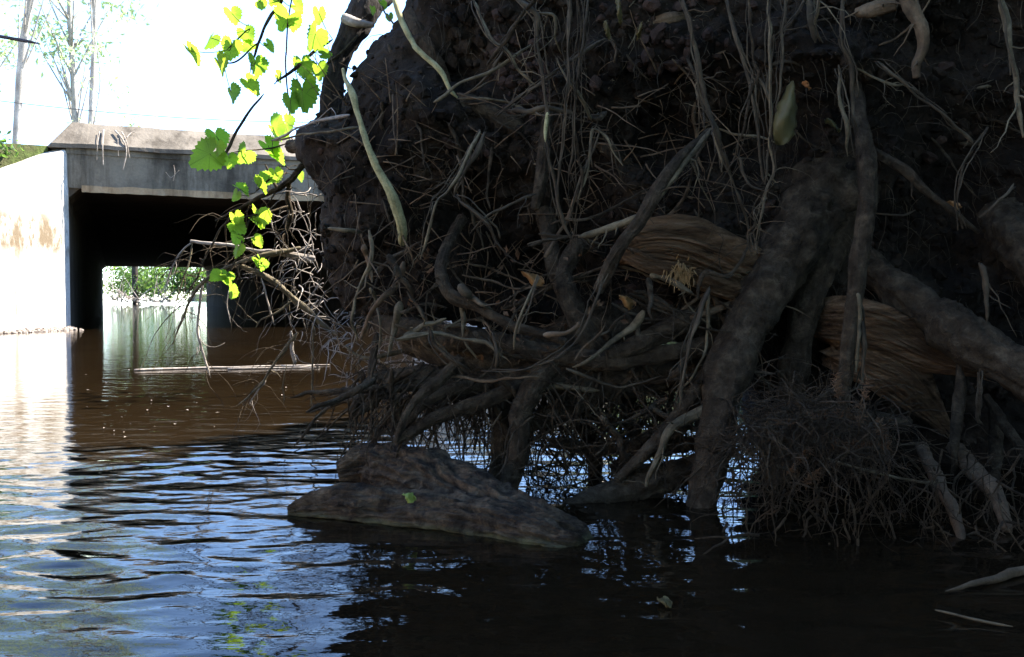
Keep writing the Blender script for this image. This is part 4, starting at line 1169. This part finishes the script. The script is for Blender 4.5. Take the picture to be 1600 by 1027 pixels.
stick('dead_branch', [(513, 357, 2.66, 3), (540, 360, 2.64, 3.4), (566, 364, 2.68, 3.4)], 'root_pale', 'short pale stick lying level at the left of the soil', 'stick', sides=8, rough=0.08)
stick('dead_branch', [(855, 176, 2.4, 2.4), (853, 195, 2.4, 3.2), (852, 222, 2.4, 2)], 'stick_pale', 'short yellowish upright stick in the middle of the hanging roots', 'stick', sides=8, rough=0.2)
stick('dead_branch', [(850, 525, 2.42, 6), (880, 522, 2.40, 3), (900, 512, 2.40, 3), (906, 504, 2.40, 4)], 'root_brown', 'crooked stick with a pale cut end on the woven roots', 'stick', sides=8)

def wpath(pts, z=0.008):
    return [(x, y, W(x, y, z).y, r) for x, y, r in pts]
stick('dead_branch', wpath([(1640, 878, 7), (1590, 893, 6.5), (1540, 908, 5), (1480, 926, 3)]), 'root_brown', 'brown stick slanting into the black water at the right edge', 'stick', sides=10, rough=0.15)
stick('dead_branch', wpath([(1462, 954, 2.2), (1500, 961, 2.4), (1540, 969, 2.2), (1582, 978, 1.6)]), 'root_pale', 'thin pale twig afloat in the lower right corner', 'stick', sides=7, rough=0.15)

def curled_leaf(name, corners, mat, label, curl=0.03, cat='leaf'):
    """a leaf blade between tip and stem: (px,py,d) tip, stem, left half width px, right half width px"""
    (tip, stem, wl, wr) = corners
    a, b = np.array(P(*tip)), np.array(P(*stem))
    d = tip[2]
    ax = b - a
    side = np.cross(ax, np.array([0, 1.0, 0])); side /= np.linalg.norm(side)
    n = 14
    V = []
    for k in range(n + 1):
        t = k / n
        w = min(1, t / 0.62) ** 0.85 if t < 0.62 else math.sqrt(max(0.01, 1 - ((t - 0.62) / 0.39) ** 2))
        w *= 1 + random.gauss(0, 0.07)
        for s in np.linspace(-1, 1, 7):
            hw = (wl if s < 0 else wr) * d / F
            p = a + ax * t + side * s * w * hw
            p = p + np.array([0, -1, 0]) * (curl * (1 - abs(s) ** 1.3) * w + 0.012 * math.sin(t * 5 + s * 2))
            p = p + 0.0012 * np.array([random.gauss(0, 1) for _ in range(3)])
            V.append(p)
    i = np.arange(n)[:, None] * 7; j = np.arange(6)[None]
    q = np.stack([i + j, i + j + 1, i + 7 + j + 1, i + 7 + j], -1).reshape(-1, 4)
    o = MB().add(V, q).build(name, M[mat])
    sm = o.modifiers.new('thickness', 'SOLIDIFY'); sm.thickness = 0.0012
    return tag(o, label, cat)
curled_leaf('dead_leaf', ((1237, 128, 2.36), (1216, 226, 2.36), 17, 24), 'dead_leaf', 'large curled grey green dead leaf caught in the hanging roots')
curled_leaf('dead_leaf', ((1290, 186, 2.50), (1312, 206, 2.50), 4, 5), 'dead_leaf', 'small pale dead leaf right of the large curled one', 0.01)
curled_leaf('dead_leaf', ((1256, 128, 2.45), (1266, 140, 2.45), 4, 4), 'dead_leaf_orange', 'tiny orange leaf beside the tip of the large curled one', 0.006)
curled_leaf('dead_leaf', ((945, 35, 2.42), (952, 62, 2.42), 5, 5), 'dead_leaf', 'left one of three wilted greenish leaves near the top edge', 0.01)
curled_leaf('dead_leaf', ((965, -5, 2.42), (970, 38, 2.42), 5, 5), 'dead_leaf', 'topmost of three wilted greenish leaves at the top edge', 0.01)
curled_leaf('dead_leaf', ((1002, 36, 2.42), (996, 62, 2.42), 3, 4), 'dead_leaf', 'right one of three wilted greenish leaves near the top edge', 0.01)
curled_leaf('dead_leaf', ((815, 425, 2.55), (850, 445, 2.56), 9, 9), 'dead_leaf_orange', 'brown dead leaf lying on sticks in the left hollow of the roots', 0.01)
curled_leaf('dead_leaf', ((968, 462, 2.55), (992, 480, 2.56), 10, 10), 'dead_leaf_orange', 'brown dead leaf below the split wood', 0.01)
curled_leaf('dead_leaf', ((1480, 315, 2.6), (1500, 325, 2.6), 8, 6), 'dead_leaf_orange', 'brown dead leaf in the dark hollow at the right', 0.01)

# ------------------------------------------------------------------ driftwood log in the water
def log():
    mb = MB()
    def lobe(rows, seed, squash):
        rows = [(*W(x, y, z), r) for x, y, z, r in rows]
        sp = smooth_path(rows, 150)
        p, r = sp[:, :3], sp[:, 3]
        ns = 80
        t = np.gradient(p, axis=0); t /= np.linalg.norm(t, axis=1)[:, None]
        side = np.cross(t, [0, 0, 1.0]); side /= np.linalg.norm(side, axis=1)[:, None]
        up = np.cross(side, t)
        an = np.linspace(0, 2 * np.pi, ns, endpoint=False)
        V = p[:, None] + (np.cos(an)[None, :, None] * side[:, None] + squash * np.sin(an)[None, :, None] * up[:, None]) * r[:, None, None]
        q = V.reshape(-1, 3)
        s = np.repeat(np.linspace(0, 1, 150), ns)
        a2 = np.tile(an, 150)
        grain = 1 - 2.4 * np.abs(fbm(np.stack([np.cos(a2) * 3.2 + 0.8 * fbm(q * 9, 2, seed + 2), np.sin(a2) * 3.2, s * 2.6], 1), 4, seed, 0.6))
        blot = fbm(q * 11, 4, seed + 3) + 0.45 * fbm(q * 34, 4, seed + 4, 0.65)
        nrm = (q - np.repeat(p, ns, 0))
        for (hx, hy, hz, hr, ha) in ((655, 760, 0.12, 0.030, .5), (700, 760, 0.09, 0.02, .4), (590, 790, 0.03, 0.03, .35), (860, 832, 0.03, 0.03, .5), (760, 800, 0.06, 0.02, .35), (790, 835, 0.03, 0.025, .4)):
            c = np.array(W(hx, hy, hz)); blot = blot - ha * 2.4 * np.exp(-((q - c) ** 2).sum(1) / hr ** 2)
        q = q + nrm * (0.30 * grain + 0.34 * blot - 0.22 * np.abs(fbm(np.stack([np.cos(a2) * 6, np.sin(a2) * 6, s * 2.2 + 5], 1), 3, seed + 7)) ** 0.6)[:, None]
        i = np.arange(149)[:, None] * ns; j = np.arange(ns)[None]; j2 = (j + 1) % ns
        qd = np.stack([i + j, i + j2, i + ns + j2, i + ns + j], -1).reshape(-1, 4)
        k = np.arange(ns); N = len(q)
        q = np.concatenate([q, p[:1], p[-1:]])
        mb.add(q, qd, np.concatenate([np.stack([(k + 1) % ns, k, np.full(ns, N)], 1), np.stack([149 * ns + k, 149 * ns + (k + 1) % ns, np.full(ns, N + 1)], 1)]))
    # (px, py) of the spine's foot point at height z, radius in metres
    lobe([(528, 738, 0.050, 0.030), (575, 728, 0.066, 0.058), (630, 738, 0.060, 0.074), (700, 766, 0.040, 0.074), (770, 802, 0.010, 0.070), (840, 832, 0.0, 0.062), (900, 852, -0.02, 0.045), (930, 862, -0.03, 0.02)], 81, 0.95)
    lobe([(452, 800, 0.004, 0.016), (490, 797, 0.010, 0.038), (560, 799, 0.014, 0.052), (650, 806, 0.014, 0.055), (740, 818, 0.010, 0.055), (830, 838, 0.004, 0.046), (880, 852, -0.005, 0.036), (915, 860, -0.02, 0.02)], 82, 1.0)
    lobe([(545, 712, 0.07, 0.012), (560, 704, 0.10, 0.02), (590, 712, 0.095, 0.03), (640, 722, 0.08, 0.03)], 83, 0.6)
    t = NT('driftwood')
    co = t.coord()
    a = t.noise(co, 16, 8, 0.7, 0.8)
    b = t.noise(co, 70, 6, 0.7)
    g0 = t.noise(t.coord((7, 34, 40)), 1.0, 6, 0.7, 1.2)
    col = t.ramp(a, [(0.36, (0.018, 0.0115, 0.006)), (0.5, (0.085, 0.058, 0.033)), (0.66, (0.19, 0.138, 0.082))])
    col = t.mix(0.5, col, t.ramp(b, [(0.3, (0.4,) * 3), (0.7, (1.3,) * 3)]), 'MULTIPLY')
    col = t.mix(0.8, col, t.ramp(g0, [(0.36, (0.25,) * 3), (0.50, (1.0,) * 3), (0.7, (1.35,) * 3)]), 'MULTIPLY')
    sep = t.n('ShaderNodeSeparateXYZ'); g = t.n('ShaderNodeNewGeometry'); t.l(g.outputs['Position'], sep.inputs[0])
    mr = t.n('ShaderNodeMapRange'); mr.inputs[1].default_value = 0.016; mr.inputs[2].default_value = 0.003; t.l(sep.outputs['Z'], mr.inputs[0])
    mm = t.n('ShaderNodeMath', operation='MULTIPLY'); t.l(mr.outputs[0], mm.inputs[0]); t.l(t.ramp(a, [(0.35, (0.1,) * 3), (0.6, (1,) * 3)]), mm.inputs[1])
    col = t.mix(mm.outputs[0], col, (0.13, 0.125, 0.055))      # a rim of algae at the waterline
    t.principled(col, 0.85, t.bump(b, 0.9, 0.006, t.bump(g0, 1.0, 0.03, t.bump(a, 0.8, 0.02))), 0.25)
    tag(mb.build('driftwood_log', t.m), 'weathered grooved driftwood log lying half sunk in the water', 'log')
log()
o = curled_leaf('fallen_leaf', ((630, 772, 2.18), (649, 782, 2.18), 7, 7), 'yellow_leaf', 'yellow green leaf lying on the driftwood log', 0.004)

curled_leaf('fallen_leaf', ((1028, 936, W(1028, 940, .006).y), (1050, 944, W(1050, 946, .006).y), 5, 5), 'dead_leaf', 'pale torn leaf floating alone on the black water', 0.003)
# floating stick
fs = []
for (x, y) in ((210, 578.5), (300, 575.5), (380, 573.5), (440, 571.5), (515, 570)): fs.append(W(x, y, 0.006))
mb = MB(); tube(mb, smooth_path([tuple(p) for p in fs], 40), np.linspace(0.010, 0.004, 40), 7, 0.25, 5, 6)
e = empty('floating_branch', fs[2]); mb.build('stem', M['bleached'], e)
mb = MB(); tube(mb, smooth_path([tuple(W(x, y, 0.006)) for x, y in ((356, 576.5), (430, 575), (500, 574))], 20), np.linspace(0.009, 0.004, 20), 6, 0.25, 6, 6); mb.build('side_branch', M['bleached'], e)
mb = MB(); tube(mb, smooth_path([tuple(W(x, y, 0.006)) for x, y in ((440, 571.5), (470, 573), (495, 570))], 12), np.linspace(0.007, 0.003, 12), 6); mb.build('side_branch', M['bleached'], e)
tag(e, 'long bleached branch floating level on the brown water', 'branch')

# specks of debris afloat
mb = MB()
for k in range(55):
    p = W(random.uniform(115, 600), random.uniform(535, 690), 0.004)
    s = random.uniform(0.004, 0.014)
    a = random.uniform(0, 3.14)
    c, d = math.cos(a) * s, math.sin(a) * s
    mb.add([(p.x - c, p.y - d, 0.006), (p.x + d * .6, p.y - c * .6, 0.009), (p.x + c, p.y + d, 0.006), (p.x - d * .6, p.y + c * .6, 0.009)], [(0, 1, 2, 3)])
tag(mb.build('floating_specks', M['bleached'], smooth=False), 'pale specks of leaf litter floating on the brown water', 'litter', kind='stuff')

# ------------------------------------------------------------------ vine with toothed leaves
def vine_leaf_mesh(seed):
    rs = random.Random(seed)
    prof = [(0, .16), (20, .62), (38, .80), (55, .84), (75, .80), (95, .88), (112, .80), (130, .86), (146, .90), (162, 1.02), (180, 1.2)]
    pts = []
    n = 44
    for k in range(n):
        ang = 360.0 * k / n
        a = ang if ang <= 180 else 360 - ang
        for i in range(len(prof) - 1):
            if prof[i][0] <= a <= prof[i + 1][0]:
                t = (a - prof[i][0]) / (prof[i + 1][0] - prof[i][0]); r = prof[i][1] * (1 - t) + prof[i + 1][1] * t
        r *= (1.07 if k % 2 else 0.93) * rs.uniform(0.96, 1.04)
        th = math.radians(ang + 90)
        pts.append((r * math.cos(th), r * math.sin(th)))
    V = [(0, 0.0, 0.0)]
    bend = rs.uniform(0.15, 0.5)
    ph = rs.uniform(0, 6)
    def lift(x, y): return abs(x) * bend - 0.12 * (y * y) + 0.06 * math.sin(5 * x + ph) + 0.05 * math.cos(4 * y + ph)
    mid = [(x * .5, y * .5) for x, y in pts]
    for x, y in mid: V.append((x, y, lift(x, y)))
    for x, y in pts: V.append((x, y, lift(x, y)))
    tr = [(0, 1 + k, 1 + (k + 1) % n) for k in range(n)]
    q = [(1 + k, 1 + n + k, 1 + n + (k + 1) % n, 1 + (k + 1) % n) for k in range(n)]
    return MB().add(V, q, tr).mesh('leaf', M['vine_leaf'])
LEAF = [vine_leaf_mesh(s) for s in range(6)]
def put_leaf(vine, px, py, d, size, face_dir=None):
    o = bpy.data.objects.new('leaf', random.choice(LEAF))
    COL.objects.link(o)
    o.parent = vine
    o.matrix_parent_inverse = Matrix.Translation(-vine.location)
    o.location = P(px, py, d)
    s = size * d / F * 0.58
    o.scale = (s, s, s)
    nrm = Vector((random.gauss(0.4, .35), 0.75, random.gauss(0.5, .35))).normalized()
    q = nrm.to_track_quat('Z', 'Y')
    o.rotation_euler = (q.to_matrix() @ Matrix.Rotation(random.gauss(0, 0.6), 3, 'Z')).to_euler()
    return o
def vine(label, leaves_, stems, base, back=0.0):
    base = (base[0], base[1], base[2] + back)
    leaves_ = [(x, y, s_, d + back) for x, y, s_, d in leaves_]
    stems = [[(x, y, d + back, r) for x, y, d, r in st] for st in stems]
    v = empty('leafy_vine', P(*base)); tag(v, label, 'vine', 'leafy vines')
    for st in stems: wroot(st, 'root', 'stem', sides=6, rough=0.1, parent=v, seg=24, wig=0.004)
    for (x, y, s, d) in leaves_:
        o = put_leaf(v, x, y, d, s)
        c = min(((abs(x - p[0]) + abs(y - p[1]), p) for st in stems for p in st), key=lambda k: k[0])[1]
        a, b = P(x, y, d), P(c[0], c[1], c[2])
        mb = MB(); tube(mb, smooth_path([tuple(a), tuple((a + b) / 2 + Vector((0, 0, -0.008))), tuple(b)], 8), [0.0013] * 8, 4); mb.build('petiole', M['rootlet'], v)
vine('vine with many bright toothed leaves hanging against the sky', [
 (296, 79, 40, 2.9), (341, 98, 38, 2.88), (362, 21, 30, 2.95), (331, 60, 30, 2.98), (362, 71, 36, 2.9), (384, 51, 30, 2.92), (391, 71, 24, 2.95), (419, 70, 22, 2.95), (399, 98, 38, 2.9), (389, 129, 36, 2.86), (361, 144, 33, 2.86),
 (449, 28, 46, 2.92), (456, 33, 30, 2.97), (498, 20, 28, 2.95), (493, 53, 44, 2.9), (472, 99, 34, 2.92), (434, 119, 22, 2.92), (473, 142, 50, 2.9), (454, 156, 32, 2.92), (405, 2, 28, 2.9), (497, 106, 30, 2.95), (462, 10, 26, 2.95), (430, -6, 26, 2.92), (480, 125, 30, 2.95), (505, 85, 22, 2.93)],
 [[(445, -30, 2.93, 2), (440, 0, 2.93, 2), (418, 32, 2.92, 2.4), (405, 65, 2.92, 2), (392, 100, 2.92, 1.5)], [(520, 62, 2.95, 2), (492, 80, 2.94, 2.6), (460, 108, 2.92, 2.4), (428, 132, 2.9, 1.4)], [(458, -20, 2.94, 1.2), (450, 40, 2.94, 1.2), (447, 100, 2.94, 1.2), (452, 180, 2.94, 1)], [(392, 42, 2.92, 1), (372, 62, 2.91, 1.4), (356, 78, 2.9, 1)], [(405, 65, 2.92, 1), (370, 95, 2.9, 1.2), (350, 100, 2.9, 1)]], (450, 40, 2.94))
vine('vine with bright toothed leaves trailing in front of the culvert beam', [
 (427, 199, 46, 2.95), (446, 196, 40, 2.98), (419, 228, 40, 2.95), (430, 245, 30, 2.96), (328, 240, 54, 2.82), (338, 213, 40, 2.84), (340, 228, 26, 2.79), (357, 247, 30, 2.84), (382, 240, 36, 2.84), (374, 295, 28, 2.9), (402, 288, 30, 2.92), (420, 278, 32, 2.94), (430, 270, 24, 2.96), (467, 273, 18, 3.05), (370, 303, 20, 2.9)],
 [[(412, 146, 2.9, 1.2), (395, 168, 2.88, 1.8), (370, 205, 2.85, 2.2), (356, 232, 2.84, 2), (344, 256, 2.84, 1.6)], [(455, 222, 2.95, 1.4), (425, 232, 2.92, 1.2), (392, 235, 2.86, 1.2), (362, 238, 2.84, 1)], [(450, 270, 3.0, 1.6), (420, 282, 2.95, 1.6), (398, 302, 2.92, 1.2)]], (455, 222, 2.95), 0.42)
vine('vine with bright toothed leaves among the pale rootlets before the dark tunnel', [
 (368, 340, 28, 2.95), (369, 352, 28, 2.93), (405, 335, 38, 2.97), (398, 345, 24, 2.99), (370, 370, 28, 2.95), (372, 389, 24, 2.95), (400, 375, 22, 2.98), (407, 409, 26, 3.0), (342, 431, 26, 2.92), (356, 429, 24, 2.94), (363, 449, 32, 2.92), (350, 438, 20, 2.95), (398, 408, 18, 3.0)],
 [[(450, 322, 3.04, 2), (425, 330, 3.0, 1.8), (390, 338, 2.97, 1.5), (368, 345, 2.95, 1)], [(392, 338, 2.97, 1.2), (380, 370, 2.96, 1.4), (372, 400, 2.95, 1.2), (358, 425, 2.94, 1)], [(372, 385, 2.96, 1), (395, 395, 3.0, 1.2), (410, 410, 3.0, 1)]], (450, 322, 3.04), 0.42)
# small leaves at the head of the leaning trunk
e = empty('sprout', P(600, 10, 2.9)); tag(e, 'small green and yellow sprout between the leaning trunk and the soil', 'sprout')
wroot([(615, 40, 2.8, 2), (600, 15, 2.85, 1.6), (592, -10, 2.9, 1.2)], 'root_pale', 'stem', sides=6, parent=e)
for (x, y, s) in ((597, 5, 16), (582, 14, 14), (608, 25, 14)): put_leaf(e, x, y, 2.85, s)

# ------------------------------------------------------------------ small things at the culvert
e = empty('dead_vine', UV(0.9, -0.1, 3.5)); tag(e, 'pale dead vine strands draped over the parapet above the tunnel', 'vine')
def drape(pts, r):
    d = 15.45
    rows = []
    for (x, y) in pts:
        p = P(x, y, d)
        # onto the slope of the parapet or in front of the beam
        u = (Vector((p.x, p.y)) - Vector((C0.x, C0.y))).dot(Vector(CR))
        z = p.z
        v = -0.135 if z < 3.09 else -0.10 + (z - 3.09) / 0.41 * 0.4 - 0.06
        k = UV(u, v, z); rows.append(tuple(k))
    mb = MB(); tube(mb, smooth_path(rows, 20), np.linspace(r, r * 0.5, 20), 6, 0.2, 4, 5); mb.build('strand', M['bleached'], e)
for pts, r in (([(161, 196), (160, 225), (161, 256)], .018), ([(155, 200), (152, 225), (151, 249)], .008), ([(180, 196), (192, 212), (198, 232), (192, 262)], .016), ([(190, 197), (198, 215), (203, 242)], .012), ([(184, 210), (185, 240)], .008), ([(198, 208), (206, 198), (212, 196)], .010), ([(275, 250), (277, 262), (274, 276)], .006), ([(262, 262), (270, 270), (276, 266), (284, 258)], .006)):
    drape(pts, r)

mb = MB()
a, b = P(-300, 118, 26), P(700, 190, 34)
pts = [tuple(a.lerp(b, t) + Vector((0, 0, -0.5 * math.sin(math.pi * t)))) for t in np.linspace(0, 1, 20)]
tube(mb, pts, [0.012] * 20, 5)
tag(mb.build('utility_wire', M['wire']), 'thin overhead wire crossing the pale sky above the road', 'wire')
mb = MB()
pts = smooth_path([(*P(-420, -40, 4.2), 0.012), (*P(-200, 20, 4.0), 0.010), (*P(0, 57, 3.8), 0.0075), (*P(40, 64, 3.75), 0.007), (*P(63, 69, 3.72), 0.002)], 30)
tube(mb, pts[:, :3], pts[:, 3], 7, 0.1, 3, 6)
tag(mb.build('bare_twig', M['wire']), 'dark bare twig tip poking in from the left edge against the sky', 'twig')
